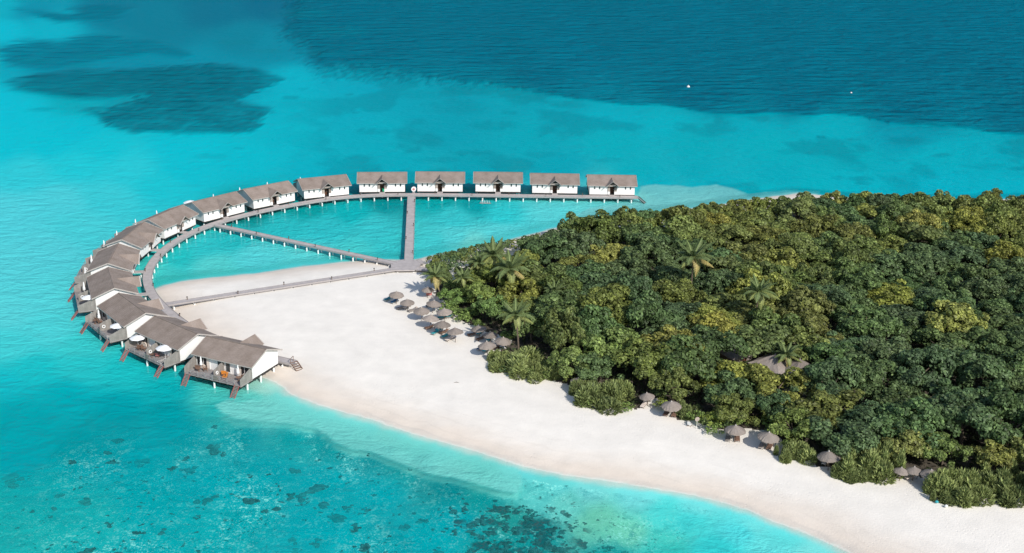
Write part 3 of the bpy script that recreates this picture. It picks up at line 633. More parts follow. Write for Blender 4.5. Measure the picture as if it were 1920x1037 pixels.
        bd = MB().box(*q(4.3, 5.9), 4.06, 4.25, ZF, 2.45); bd.box(*q(4.5, 5.0), 4.07, 4.3, 2.46, 2.62); bd.build('day_bed', 'cream', r)
    rl = MB()
    for x0, x1 in ((-4.95, -.1), (.1, 4.95)):
        for z in (2.12, 2.45, 2.78): rl.beam((x0, 7.55, z), (x1, 7.55, z), .05, .06)
        n = 4
        for k in range(n): x = x0+(x1-x0)*k/(n-1); rl.beam((x, 7.56, 1.6), (x, 7.56, 2.84), .09, .09, up=(0, 1, 0))
    rl.build('railing', 'rail', r)
    MB().box(-1.3, -.3, 7.585, 7.62, 2.0, 2.75).build('rail_panel', 'lattice', r)
    for sx in (-1, 1):
        stairs(r, (sx*5.6, 7.62, 0), (0, 1, 0), .95, ZF-.02, -.5, 1.9, 'greywood', 'red', 'ladder')
    for x in (-5.9, 0, 5.9):
        for y in (-3.2, .9, 5.0, 7.1 if x == 0 else 5.0):
            if (x, y) == (0, 5.0) or (y == 5.0 and x != 0 and False): continue
            if y == 5.0 and (x, 'd') in POSTS: continue
            if y == 5.0: POSTS[(x, 'd')] = 1
            post(r, (x, y, 0), 1.35)
    for k in list(POSTS):
        if isinstance(k, tuple): del POSTS[k]
    return r
vp = villa_proto(False); vph = villa_proto(True); ua, ub = [False], [False]
ORD = ['first', 'second', 'third', 'fourth', 'fifth', 'sixth', 'seventh', 'eighth', 'ninth', 'tenth', 'eleventh', 'twelfth', 'thirteenth', 'fourteenth', 'last']
VLAB = {0: 'white grey-roofed villa at the open right end of the boardwalk, beside the end stairs',
        3: 'white grey-roofed villa just right of where the straight pier joins the boardwalk',
        4: 'white grey-roofed villa just left of where the straight pier joins the boardwalk',
        7: 'white grey-roofed villa behind the fork where the diagonal pier leaves the boardwalk',
        11: 'villa roof just before the low sand boardwalk, with one parasol open on its terrace',
        12: 'third nearest villa, its terrace facing the sea with an open white parasol and a net',
        13: 'second nearest villa, its terrace holding two open white parasols',
        14: 'nearest villa, standing at the sand edge with orange chairs on its terrace'}
villas = []
for i, (c, n) in enumerate(vill):
    rz = math.atan2(n.y, n.x)-math.pi/2
    o = place(vph if i in (12, 13) else vp, ub if i in (12, 13) else ua, (c.x, c.y, 0), rz,
              VLAB.get(i, f'white grey-roofed villa, {ORD[i]} counted from the open right end of the boardwalk'), 'overwater villas along the curved boardwalk')
    o['category'] = 'villa'; villas.append((o, rz))
    # link from porch to the boardwalk, and steps
    dist = min((a-c).length for a in arcs) if i < 13 else 6.3
    br = MB(); br.box(-.8, .8, -(dist-.98), -2.9, 1.62, 1.76); br.build('porch_deck', 'walk', o)
    if dist > 6.4:
        for sx in (-.6, .6): post(o, (sx, -(dist-1.5), 0), 1.)
def vloc(i, x, y, z=ZF): p = villa_pt(i, x, y); return Vector((p.x, p.y, z))
# ---- parasols, rings, furniture on the terraces
def mk_open():
    r = bpy.data.objects.new('parasol', None); COL.objects.link(r); r['category'] = 'parasol'
    MB().tube([(0,0,0),(0,0,2.55)], .035, 8).build('pole', 'frame', r)
    mb = MB(); n = 8; vs = [(0, 0, 2.62)]; R = 1.55
    for k in range(n*2):
        a = math.pi*k/n; rr = R*(1 if k % 2 == 0 else .93); vs.append((rr*.55*math.cos(a), rr*.55*math.sin(a), 2.40-(.0 if k % 2 == 0 else .03)))
    for k in range(n*2):
        a = math.pi*k/n; rr = R*(1 if k % 2 == 0 else .93); vs.append((rr*math.cos(a), rr*math.sin(a), 2.08+(0 if k % 2 == 0 else .02)))
    m_ = n*2; fs = [(0, 1+k, 1+(k+1) % m_) for k in range(m_)]+[(1+k, 1+m_+k, 1+m_+(k+1) % m_, 1+(k+1) % m_) for k in range(m_)]
    mb.add(vs, fs); mb.build('canopy', 'fabric', r); MB().tube([(0,0,.0),(0,0,.08)], .3, 12).build('base', 'rail', r); return r
def mk_closed():
    r = bpy.data.objects.new('parasol', None); COL.objects.link(r); r['category'] = 'parasol'
    MB().tube([(0,0,0),(0,0,2.9)], .035, 8).build('pole', 'frame', r)
    mb = MB(); vs = []; fs = []; n = 16; prof_ = [(1.0, .20), (1.1, .27), (1.6, .24), (1.75, .16), (2.3, .15), (2.75, .08), (2.85, .02)]
    for z, rr in prof_:
        vs += [(rr*(1 if k % 2 else .68)*math.cos(2*math.pi*k/n), rr*(1 if k % 2 else .68)*math.sin(2*math.pi*k/n), z) for k in range(n)]
    for j in range(len(prof_)-1): fs += [(j*n+k, j*n+(k+1) % n, (j+1)*n+(k+1) % n, (j+1)*n+k) for k in range(n)]
    mb.add(vs, fs+[tuple(range(n))[::-1], tuple(range(len(vs)-n, len(vs)))]); mb.build('canopy', 'fabric', r)
    MB().tube([(0,0,.0),(0,0,.08)], .3, 12).build('base', 'rail', r); return r
PO, PC = mk_open(), mk_closed(); uo, uc = [False], [False]
VN = {14: 'nearest villa', 13: 'second nearest villa', 12: 'third nearest villa', 11: 'fourth nearest villa', 10: 'fifth nearest villa', 9: 'sixth nearest villa'}
def vn(i): return VN.get(i, f'{ORD[i]} villa from the open boardwalk end')
for i, st, x, y, s, w in ((13,'o',4.9,5.6,1.0,'left'),(13,'o',-3.5,5.3,1.1,'right'),(12,'o',-4.3,5.0,1.0,'right'),(11,'o',-4.2,5.2,1.0,'right'),
                      (14,'c',4.6,4.9,.95,'left'),(14,'c',-3.9,4.9,.95,'right'),(12,'c',4.6,5.4,1,'left'),(11,'c',3.9,5.6,1,'left'),(10,'c',4.3,5.8,1,'far'),(10,'c',-4.3,5.6,1,'near'),
                      (9,'c',4.2,6,1,'far'),(9,'c',-3.2,6.1,1,'near'),(8,'c',4.2,6.2,1.05,'far'),(8,'c',-4.2,6.2,1.05,'near'),(7,'c',4,6.2,1.1,'right'),(7,'o',-3.5,6,1.15,'left'),
                      (6,'c',4,6.2,1.15,'right'),(6,'c',-4.6,6.2,1.15,'left'),(5,'c',-4.6,6.2,1.15,'left')):
    pr_, us = (PO, uo) if st == 'o' else (PC, uc)
    place(pr_, us, vloc(i, x, y), villas[i][1]+.2*x, ('open' if st == 'o' else 'closed')+f' white parasol, {w} end, terrace of the {vn(i)}', 'white parasols on the villa terraces', s)
def mk_ring(m1, m2=None):
    r = bpy.data.objects.new('life_ring', None); COL.objects.link(r); r['category'] = 'life ring'
    mb = MB(); n, k_ = 20, 8; vs = []
    for i in range(n):
        a = 2*math.pi*i/n
        for j in range(k_): b = 2*math.pi*j/k_; q = .29+.10*math.cos(b); vs.append((.10*math.sin(b), q*math.cos(a), q*math.sin(a)))
    mb.add(vs, [(i*k_+j, i*k_+(j+1) % k_, ((i+1) % n)*k_+(j+1) % k_, ((i+1) % n)*k_+j) for i in range(n) for j in range(k_)]); mb.build('ring', m1, r, True)
    rp = MB()
    for i in range(4):
        a = math.pi/2*i+.4; rp.tube([(-.02,.41*math.cos(a),.41*math.sin(a)),(-.02,.43*math.cos(a+.7),.43*math.sin(a+.7)),(-.02,.41*math.cos(a+1.57),.41*math.sin(a+1.57))], .012, 5)
    rp.build('rope', 'rail', r); return r
RG = mk_ring('frame'); ur = [False]
for i in (14, 13, 12, 11, 10):
    place(RG, ur, vloc(i, -.15, 6.3, 2.75), villas[i][1], f'white life ring hanging on the terrace divider of the {vn(i)}', 'white life rings on the terrace dividers')
def mk_chair(mt, name='armchair', w=.62):
    r = bpy.data.objects.new(name, None); COL.objects.link(r); r['category'] = 'chair'
    MB().box(-w/2, w/2, -.32, .32, .36, .46).build('seat', mt, r)
    MB().prism([(.26,.46),(.34,.46),(.5,.98),(.42,.98)], -w/2, w/2).build('backrest', mt, r)
    for x in (-w/2, w/2-.06):
        for y in (-.31, .25): MB().box(x, x+.06, y, y+.06, 0, .358).build('leg', 'brownwood', r)
        MB().box(x, x+.06, -.32, .3, .6, .65).build('armrest', 'brownwood', r)
    return r
CO, CB, CT = mk_chair('orange', w=.75), mk_chair('brownwood'), mk_chair('pink'); u1, u2, u3 = [False], [False], [False]
for i, x, y, a, w in ((14,-.9,5.1,.4,'beside the divider'),(14,-1.8,6.2,1.9,'near the railing')):
    place(CO, u1, vloc(i, x, y), villas[i][1]+a, f'orange armchair {w} on the terrace of the {vn(i)}', 'orange armchairs on the nearest terrace', 1.25)
for i, x, y, a, w in ((14,5.2,5.2,.3,'left end'),(14,3.6,5.0,-.8,'left half'),(14,-5.0,4.9,.5,'right end'),(13,4.2,5.7,.4,'left half'),(13,3.0,5.6,-1.2,'middle'),(12,5.2,5.6,.5,'far end'),(12,3.9,5.5,-.6,'left half')):
    place(CB, u2, vloc(i, x, y), villas[i][1]+a, f'brown wooden armchair at the {w} of the terrace of the {vn(i)}', 'brown armchairs on the terraces', 1.15)
place(CT, u3, vloc(13, -1.6, 5.7), villas[13][1]+.5, 'pink armchair right of the divider on the terrace of the second nearest villa')
def mk_table():
    r = bpy.data.objects.new('round_table', None); COL.objects.link(r); r['category'] = 'table'
    MB().tube([(0,0,.68),(0,0,.73)], .48, 18).build('table_top', 'brownwood', r); MB().tube([(0,0,.04),(0,0,.68)], .05, 8).build('leg', 'brownwood', r)
    MB().tube([(0,0,0),(0,0,.04)], .26, 14).build('base', 'brownwood', r); return r
TB = mk_table(); ut = [False]
for i, x, y, w in ((14,4.5,5.9,'left half'),(14,-4.6,5.8,'right half'),(13,3.6,6.4,'left half'),(13,-1.0,6.6,'middle'),(12,4.6,6.3,'far half')):
    place(TB, ut, vloc(i, x, y), 0, f'round brown table on the {w} of the terrace of the {vn(i)}', 'round brown tables on the terraces')
# loungers (used on the beach and the near terrace)
def mk_lounger(cloth, frame='brownwood'):
    r = bpy.data.objects.new('sun_lounger', None); COL.objects.link(r); r['category'] = 'sun lounger'
    mb = MB()
    for x in (-.33, .33): mb.beam((x, -1, .30), (x, .98, .30), .05, .07)
    for y in (-.98, .96, .25): mb.beam((-.33, y, .30), (.33, y, .30), .05, .06)
    mb.build('frame', frame, r)
    for x in (-.32, .32):
        for y in (-.85, .8): MB().box(x-.03, x+.03, y-.03, y+.03, 0, .265).build('leg', frame, r)
    MB().box(-.31, .31, -1.0, .26, .34, .42).build('mattress', cloth, r)
    b = MB().prism([(.28,.34),(.28,.43),(.95,.80),(.98,.72)], -.31, .31).build('backrest', cloth, r)
    MB().prism([(.72,.68),(.70,.74),(.90,.85),(.92,.79)], -.24, .24).build('pillow', 'cream' if cloth != 'cream' else 'fabric', b)
    return r
LB, LT, LU, LW, LG = mk_lounger('brownwood'), mk_lounger('teal', 'greywood'), mk_lounger('blue', 'greywood'), mk_lounger('cream', 'greywood'), mk_lounger('greywood', 'greywood')
US = {id(k): [False] for k in (LB, LT, LU, LW, LG)}
def ground(u, v, z=1.2):
    for _ in range(4): p = P(u, v, z); z = hz(p.x, p.y)
    return P(u, v, z)
def lounger(kind, u, v, deg, label, s=1.12):
    p = ground(u, v); place(kind, US[id(kind)], p, math.radians(deg), label, 'sun loungers on the beach', s)
# ---- thatched umbrellas
def mk_umb(seed):
    rg = random.Random(seed); r = bpy.data.objects.new('thatched_umbrella', None); COL.objects.link(r); r['category'] = 'umbrella'
    MB().tube([(0,0,-.4),(.02,.01,2.2)], [.07,.055], 8).build('pole', 'pole', r)
    mb = MB(); n = 40; rings = [(.07,2.98),(.35,2.84),(.8,2.62),(1.3,2.38),(1.72,2.14),(1.74,1.98),(1.3,2.2),(.1,2.6)]; vs = []
    for j, (rr, z) in enumerate(rings):
        for k in range(n):
            a = 2*math.pi*k/n; q = rr*(1+(.015*math.cos(8*a) if j > 1 else 0)+(rg.uniform(-.035, .035) if j in (3, 4, 5) else rg.uniform(-.01, .01)))
            vs.append((q*math.cos(a), q*math.sin(a), z+(rg.uniform(-.07, .04) if j in (4, 5) else rg.uniform(-.015, .015) if j < 4 else 0)))
    fs = [(j*n+k, j*n+(k+1) % n, (j+1)*n+(k+1) % n, (j+1)*n+k) for j in range(len(rings)-1) for k in range(n)]
    mb.add(vs, fs+[tuple(range(n))[::-1]]); cn = mb.build('thatch_canopy', 'thatch', r)
    MB().tube([(0,0,2.9),(0,0,3.03),(0,0,3.2)], [.17,.12,.03], 8).build('cap', 'fascia', cn)
    rb = MB()
    for k in range(8): a = math.pi*k/4; rb.beam((.05*math.cos(a), .05*math.sin(a), 2.15), (1.5*math.cos(a), 1.5*math.sin(a), 2.08), .04, .04)
    rb.build('rib', 'pole', r); return r
UM = [(mk_umb(1), [False]), (mk_umb(2), [False]), (mk_umb(3), [False])]
UMB = [(742.5,549.8,1.,'thatched umbrella standing farthest out on the open sand, leftmost of the beach group'),
 (763.7,564.5,.96,'thatched umbrella just right of the outermost one, above grey loungers'),
 (791,579.5,1.05,'thatched umbrella in the middle of the beach group, tilted over a grey lounger'),
 (806,594.5,1.05,'thatched umbrella at the front of the beach group casting a clear shadow on its left'),
 (811,566.5,.98,'thatched umbrella above dark blue loungers below the leaning palm'),
 (834,582,1.0,'thatched umbrella touching the hedge corner, above pale teal loungers'),
 (829,606.5,1.08,'thatched umbrella above two teal loungers at the front of the beach group'),
 (854,619.5,1.04,'brownish thatched umbrella at the right front of the beach group, alone on bright sand'),
 (802,541.5,.85,'small thatched umbrella right under the leaning palm'),
 (899,614,.98,'thatched umbrella in the notch of the greenery, uppermost of the second group'),
 (920,625.5,.9,'greenish thatched umbrella between the notch one and the hedge one'),
 (941.5,636,1.03,'thatched umbrella set against the bushes at the right of the second group'),
 (914.5,645.3,1.1,'thatched umbrella lowest in the second group, above blue loungers'),
 (1084,711.5,.9,'thatched umbrella half hidden behind the feathery bush between the two big bushes'),
 (1215.5,740.5,.86,'thatched umbrella left of the pair framing the small bright shrub'),
 (1260,756.5,1.08,'thatched umbrella above two wooden loungers beside the small bright shrub'),
 (1379,802.5,1.08,'thatched umbrella left of the two standing side by side on open sand'),
 (1440,815,1.12,'thatched umbrella right of the two standing side by side on open sand'),
 (1556,852.5,1.15,'weathered thatched umbrella leaning out between a low bush and a big feathery bush'),
 (1689,881,.8,'thatched umbrella with reddish underside above a pale lounger in the hedge gap'),
 (1714,880,.85,'brown thatched umbrella pressed under the tree right of the hedge gap'),
 (1746,885,1.0,'shaded thatched umbrella in the deep notch left of the last big bush')]
umb_w = []
for k, (u, v, s, lb) in enumerate(UMB):
    p = P(u, v, 1.2+2.5*s)
    for _ in range(3): p = P(u, v, hz(p.x, p.y)+2.5*s)
    umb_w.append((p.x, p.y)); pr_, us = UM[k % 3]
    o = place(pr_, us, (p.x, p.y, hz(p.x, p.y)), k*1.3, lb, 'thatched umbrellas on the beach', (s*.93, s*.93, s)); o.rotation_euler = (RNG.uniform(-.09, .09), RNG.uniform(-.09, .09), k*1.3)
for kd, u, v, dg, lb in ((LT,728,563,-35,'teal lounger farthest out on the sand, left of the outermost umbrella'),(LU,739.5,567.5,-35,'grey blue lounger in front of the outermost umbrella'),
 (LG,752,579,-50,'grey lounger at the left below the second outermost umbrella'),(LW,763,577.5,-30,'pale lounger directly below the second outermost umbrella'),(LG,774,584,-55,'grey lounger left of the middle umbrella'),
 (LU,808,575.5,-70,'dark blue lounger, left one below the umbrella by the leaning palm'),(LU,821,574,-70,'dark blue lounger, right one below the umbrella by the leaning palm'),
 (LT,829,598,-75,'pale teal lounger, left one below the umbrella at the hedge corner'),(LT,840,596,-75,'pale teal lounger, right one below the umbrella at the hedge corner'),
 (LB,806,616.5,-60,'dark brown lounger lying out on the sand at the front of the group'),(LT,817,626,-35,'teal lounger, front left one of the lowest pair in the group'),(LT,824,619,-35,'teal lounger close below the front umbrella'),
 (LT,836,632,-40,'teal lounger with dark frame left below the brownish umbrella'),(LW,843,638,-40,'white lounger left below the brownish umbrella'),(LB,833,625,-50,'dark lounger squeezed between the teal ones below the brownish umbrella'),
 (LB,886,629,-60,'brown lounger lying left of the notch umbrella'),(LT,900,626,-20,'pale teal lounger below the notch umbrella'),(LB,902,637,-50,'brown lounger between the notch umbrella and the lowest one'),
 (LT,918,638,-20,'teal lounger with white pillow below the greenish umbrella'),(LU,903,655,-45,'dark blue lounger below the lowest umbrella of the second group'),(LT,914,659,-45,'bright teal lounger below the lowest umbrella of the second group'),
 (LB,928,655,-60,'brown lounger half under the bush right of the lowest umbrella'),
 (LW,1207,762,-25,'pale lounger in the shade left of the small bright shrub'),(LB,1249,777,-20,'wooden lounger, left one in front of the umbrella by the bright shrub'),(LB,1265,779,-20,'wooden lounger, right one in front of the umbrella by the bright shrub'),
 (LG,1364.5,824,-12,'grey lounger, left one under the left umbrella of the open sand pair'),(LB,1382.5,824,-8,'brown lounger, right one under the left umbrella of the open sand pair'),
 (LG,1428,838,-22,'grey brown lounger, left one under the right umbrella of the open sand pair'),(LB,1443,839.5,-24,'reddish brown lounger, right one under the right umbrella of the open sand pair'),
 (LW,1549,869,-40,'white lounger below the weathered leaning umbrella'),(LW,1687,892,-30,'pale lounger with dark frame in the hedge gap'),(LW,1708,898,-70,'white lounger in deep shade right of the hedge gap')):
    lounger(kd, u, v, dg, lb)
# small beach things
p = ground(1293, 799); c = place(mk_chair('fabric', 'beach_chair'), [False], p, 2.6, 'pale folding chair at the edge of the greenery beside the round white stand'); c['category'] = 'chair'
p = ground(1306, 804); r = empty('shower_stand', p, .3, 'slim white stand with a round head at the hedge edge', 'stand')
MB().tube([(0,0,0),(0,0,1.5)], .04, 8).build('pole', 'frame', r); MB().tube([(0,-.04,1.85),(0,.04,1.85)], .42, 20).build('head', 'lattice', r)
for (u, v, lb) in ((1756,944,'teal glass globe lying under the edge of the last big bush'),(1773.5,952,'white globe lying on the sand at the tip of the last big bush')):
    p = ground(u, v); mb = MB(); mb.tube([(0,0,.05+.5*k/8) for k in range(9)], [.02+.27*math.sin(math.pi*k/8) for k in range(9)], 12)
    o = mb.build('garden_globe', 'teal' if 'teal' in lb else 'frame', None, True); o.location = p; tag(o, lb, 'globe')
p = ground(856, 718); o = MB().tube([(-.5,0,.05),(0,.1,.12),(.5,.0,.05)], [.03,.07,.02], 6).build('driftwood', 'greywood'); o.location = p; tag(o, 'short piece of driftwood alone on the open sand', 'driftwood')
p = ground(804, 553); r = empty('changing_booth', p, .2, 'pinkish cloth booth under the small umbrella by the leaning palm', 'booth')
for x in (-.6, .6):
    for y in (-.5, .5): MB().tube([(x,y,0),(x,y,1.9)], .04, 6).build('post', 'pole', r)
MB().box(-.58,.58,-.53,-.49,.1,1.8).build('curtain', 'pink', r); MB().box(-.63,-.6,-.45,.45,.1,1.8).build('curtain', 'cream', r)
# things on the boardwalks
q = P(775.5, 363, ZW); r = empty('rescue_station', (q.x, q.y+.6, ZW), 0, 'round pink and white rescue buoy on a stand where pier and boardwalk meet', 'rescue buoy')
MB().box(-.35,.35,-.15,.15,0,.5).build('stand', 'rail', r)
mb = MB(); mb.tube([(0,-.22,1.15),(0,.22,1.15)], .68, 20); mb.build('disc', 'fabric', r); MB().tube([(0,-.27,1.15),(0,-.225,1.15)], .36, 16).build('badge', 'pink', r)
q = P(719.5, 360.5, ZW); r = empty('luggage_cart', (q.x, q.y, ZW), .3, 'small green cart standing at the door of the villa left of the pier', 'cart')
MB().prism([(-.5,.35),(.5,.35),(.6,1.1),(-.6,1.1)], -.4, .4).build('box', 'green', r)
for x in (-.43, .43):
    for y in (-.35, .35): MB().tube([(x-.03,y,.2),(x+.03,y,.2)], .2, 10).build('wheel', 'dark', r)
MB().beam((-.3,.6,1.0),(.3,.6,1.35), .05, .05).build('handle', 'rail', r)
q = P(910, 376.5, .75); r = empty('swim_landing', (q.x, q.y-.1, 0), 0, 'white slatted landing hung below the boardwalk front, right of the pier', 'landing')
mb = MB()
for k in range(6): mb.beam((-1.2+.45*k, 0, .1), (-1.15+.45*k, 0, .85), .09, .09, up=(0, 1, 0))
mb.build('slats', 'frame', r); MB().box(-1.6,1.6,-.1,.6,-.02,.1).build('step', 'greywood', r)
def mk_lamp():
    r = bpy.data.objects.new('bollard_lamp', None); COL.objects.link(r); r['category'] = 'lamp'
    MB().box(-.08,.08,-.08,.08,0,.62).build('post', 'pole', r); MB().prism([(-.15,.62),(.15,.62),(.05,.78),(-.05,.78)], -.15, .15).build('cap', 'dark', r); return r
BL = mk_lamp(); ul = [False]
ORDL = ORD[:14]+['fifteenth', 'sixteenth', 'seventeenth', 'eighteenth', 'nineteenth', 'twentieth', 'twenty-first', 'twenty-second']
def lamps(L, w, n, lab, s0=0):
    tot = [0]; 
    for a, b in zip(L, L[1:]): tot.append(tot[-1]+(b-a).length)
    for k in range(n):
        s = tot[-1]*(k+.5)/n; i = max(j for j in range(len(tot)) if tot[j] <= s); i = min(i, len(L)-2)
        p = L[i]+(L[i+1]-L[i])*((s-tot[i])/(tot[i+1]-tot[i])); d = (L[i+1]-L[i]).normalized(); r = Vector((d.y, -d.x, 0))*((1 if (k+s0) % 2 else -1)*(w/2-.22))
        place(BL, ul, (p.x+r.x, p.y+r.y, ZW+.001), 0, lab+(f', {ORDL[k]} counted from its left end' if n > 1 else ''), lab.replace('small dark bollard lamp', 'bollard lamps'), .95)
lamps(p1, 2.2, 5, 'small dark bollard lamp on the straight lagoon pier'); lamps(p2, 1.7, 6, 'small dark bollard lamp on the diagonal lagoon pier')
lamps(p3, 1.7, 5, 'small dark bollard lamp on the low sand boardwalk'); lamps((arcs[::6]+[arcs[-1]])[::-1], 2.1, 22, 'small dark bollard lamp on the curved villa boardwalk')
# sea buoys far out
for u, v, s, lb in ((1290.5,163.5,1.0,'white mooring buoy on the deep water, the larger one'),(1596,174.5,.55,'tiny white mooring buoy farther right on the deep water')):
    p = P(u, v, 0); r = empty('mooring_buoy', p, 0, lb, 'buoy')
    MB().tube([(0,0,-.6+1.7*k/8) for k in range(9)], [.05+.85*math.sin(math.pi*min(k/8, .97)) for k in range(9)], 14).build('float', 'frame', r, True)
    MB().tube([(0,0,1.0),(0,0,1.5)], .09, 8).build('ring_post', 'rail', r); r.scale = (s*.72,)*3
# ---- coral heads under the water
cor = [(95,855*0+772,8,5),(168,776,7,6),(402,796,6,4),(220,816,8,4),(402,838,14,7),(265,853,14,9),(210,855,9,6),(18,890,14,10),(322,868,6,6),(357,873,9,6),(350,850,6,4),(417,845,6,5),(555,876,14,4)]
COR6 = """1180 455 30 20;1135 490 22 16;1090 480 14 12;1215 515 20 11;1030 525 16 8;990 535 12 8;940 497 28 8;1308 522 16 14;1260 560 34 12;1335 595 12 15;1370 540 14 12;1515 602 15 11;608 605 14 9;520 610 16 7
740 555 12 14;760 495 34 10;805 480 14 9;220 475 18 7;200 520 14 7;320 495 20 10;450 655 9 14;435 690 16 10;320 678 22 16;500 705 14 8;920 700 17 14;1100 640 16 15;1100 690 18 14;1185 655 16 14;1365 670 18 15
1740 540 14 12;1700 545 16 12;1790 580 14 12;1770 600 16 12;1850 620 16 12;1900 660 14 12;1860 690 15 14;1640 690 20 12;1590 575 22 7;405 580 14 8;85 525 8 6;645 376 10 10;700 385 20 10;95 185 8 5;402 316 16 8;265 348 18 10;20 420 16 12"""
for r_ in COR6.replace('\n', ';').split(';'):
    a, b, c, d = map(float, r_.split()); cor.append((a*.5, 680+b*.5, c*.5, d*.5))
COR7 = """545 540 12 12;600 585 18 12;665 570 9 8;580 590 16 12;700 590 12 12;740 620 18 14;780 600 14 12;820 640 16 14;870 620 18 14;900 640 12 10;650 680 16 14;700 680 18 16;760 650 16 14;680 690 14 12;1080 680 14 12;960 600 8 8;130 595 12 15;165 670 16 15;315 600 16 10;500 545 14 10;560 690 14 12;800 690 18 12;850 670 14 12;910 690 20 10"""
for r_ in COR7.replace('\n', ';').split(';'):
    a, b, c, d = map(float, r_.split()); cor.append((600+a*.5, 680+b*.5, c*.5, d*.5))
cor = [q for q in cor if q[1] < 1060]
rg = random.Random(3); mb = MB()
for k in range(170): cor.append((rg.uniform(-20, 900), rg.uniform(845, 1045), rg.uniform(1.8, 5.5), rg.uniform(1.5, 3.6)))
for k in range(110): cor.append((rg.gauss(1000, 75), rg.uniform(945, 1045), rg.uniform(2.5, 7), rg.uniform(2.2, 5.5)))
cor = [q for q in cor if q[1] < 1060 and (q[0] < 560 or q[1] > 812+(q[0]-560)*.28)]
for (u, v, ru, rv) in cor:
    c = P(u, v, -1.0); zb = hz(c.x, c.y)-.1; ppm = F/math.hypot(c.y, H)
    wx = ru/ppm; wy = rv/ppm/ .42
    for k in range(rg.randint(7, 12) if ru > 5.5 else 4):
        x = c.x+rg.gauss(0, .45)*wx; y = c.y+rg.gauss(0, .4)*wy; R = rg.uniform(.22, .55)*min(wx, wy); n, m_ = 14, 4; vs = []; fs = []; ph = rg.uniform(0, 6); el = rg.uniform(.8, 1.6)
        for j in range(m_):
            for i in range(n):
                a = 2*math.pi*i/n; rr = R*math.cos(j/m_*1.5)*(1+.22*math.sin(3*a+ph)+.15*math.sin(5*a-ph)+rg.uniform(-.14, .14)); vs.append((x+rr*math.cos(a)*el, y+rr*math.sin(a)/el**.5, zb+.1+min(1.0, R)*.8*math.sin(j/m_*1.5)*rg.uniform(.85, 1.15)))
        vs.append((x, y, zb+.1+min(1, R)*.8)); fs = [(j*n+i, j*n+(i+1) % n, (j+1)*n+(i+1) % n, (j+1)*n+i) for j in range(m_-1) for i in range(n)]+[((m_-1)*n+i, (m_-1)*n+(i+1) % n, m_*n) for i in range(n)]
        mb.add(vs, fs)
M['coral'] = simple('coral_rock', (.012, .10, .105), .95, .7, .9)
o = mb.build('coral_reef', 'coral'); o['kind'] = 'stuff'; o['label'] = 'dark coral heads scattered under the clear near water'

#PART3
# ------------------------------------------------------------------ vegetation
def foliage(name, trans=.3, rough=.55):
    m, t, b = newmat(name); out = t.nodes['Material Output']
    at_ = nd(t, 'ShaderNodeAttribute', attribute_name='tint'); oi = nd(t, 'ShaderNodeObjectInfo')
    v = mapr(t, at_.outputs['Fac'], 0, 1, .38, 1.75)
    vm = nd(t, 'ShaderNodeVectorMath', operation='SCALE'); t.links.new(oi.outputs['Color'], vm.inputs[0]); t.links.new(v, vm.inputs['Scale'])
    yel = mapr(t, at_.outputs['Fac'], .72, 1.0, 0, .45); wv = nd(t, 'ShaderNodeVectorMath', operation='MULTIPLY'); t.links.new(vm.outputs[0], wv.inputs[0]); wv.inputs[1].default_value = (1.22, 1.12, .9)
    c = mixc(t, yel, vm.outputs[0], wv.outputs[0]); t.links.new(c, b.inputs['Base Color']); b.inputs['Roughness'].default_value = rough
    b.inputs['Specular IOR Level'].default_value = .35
    tl = nd(t, 'ShaderNodeBsdfTranslucent'); t.links.new(c, tl.inputs[0]); mx = nd(t, 'ShaderNodeMixShader'); mx.inputs[0].default_value = trans
    t.links.new(b.outputs[0], mx.inputs[1]); t.links.new(tl.outputs[0], mx.inputs[2]); t.links.new(mx.outputs[0], out.inputs['Surface']); return m
M['leaf'] = foliage('leaf', .38); M['blade'] = foliage('blade', .2)
def unit(v): return v/np.maximum(np.linalg.norm(v, axis=-1, keepdims=True), 1e-6)
def leafmesh(name, P_, N_, A_, ln, wd, tint, mat, fold=.18):
    n = len(P_); B_ = unit(np.cross(N_, A_)); A_ = np.cross(B_, N_); ln = ln[:, None]; wd = wd[:, None]
    V = np.stack([P_-A_*ln/2, P_+B_*wd/2+N_*wd*fold-A_*ln*.05, P_+A_*ln/2-N_*ln*.08, P_-B_*wd/2+N_*wd*fold-A_*ln*.05], 1).reshape(-1, 3)
    me = bpy.data.meshes.new(name); me.vertices.add(4*n); me.vertices.foreach_set('co', V.ravel()); me.loops.add(4*n); me.loops.foreach_set('vertex_index', np.arange(4*n, dtype=np.int32))
    me.polygons.add(n); me.polygons.foreach_set('loop_start', np.arange(0, 4*n, 4, dtype=np.int32)); me.update(calc_edges=True)
    a = me.attributes.new('tint', 'FLOAT', 'POINT'); a.data.foreach_set('value', np.repeat(tint, 4).astype(np.float32)); me.materials.append(mat); return me
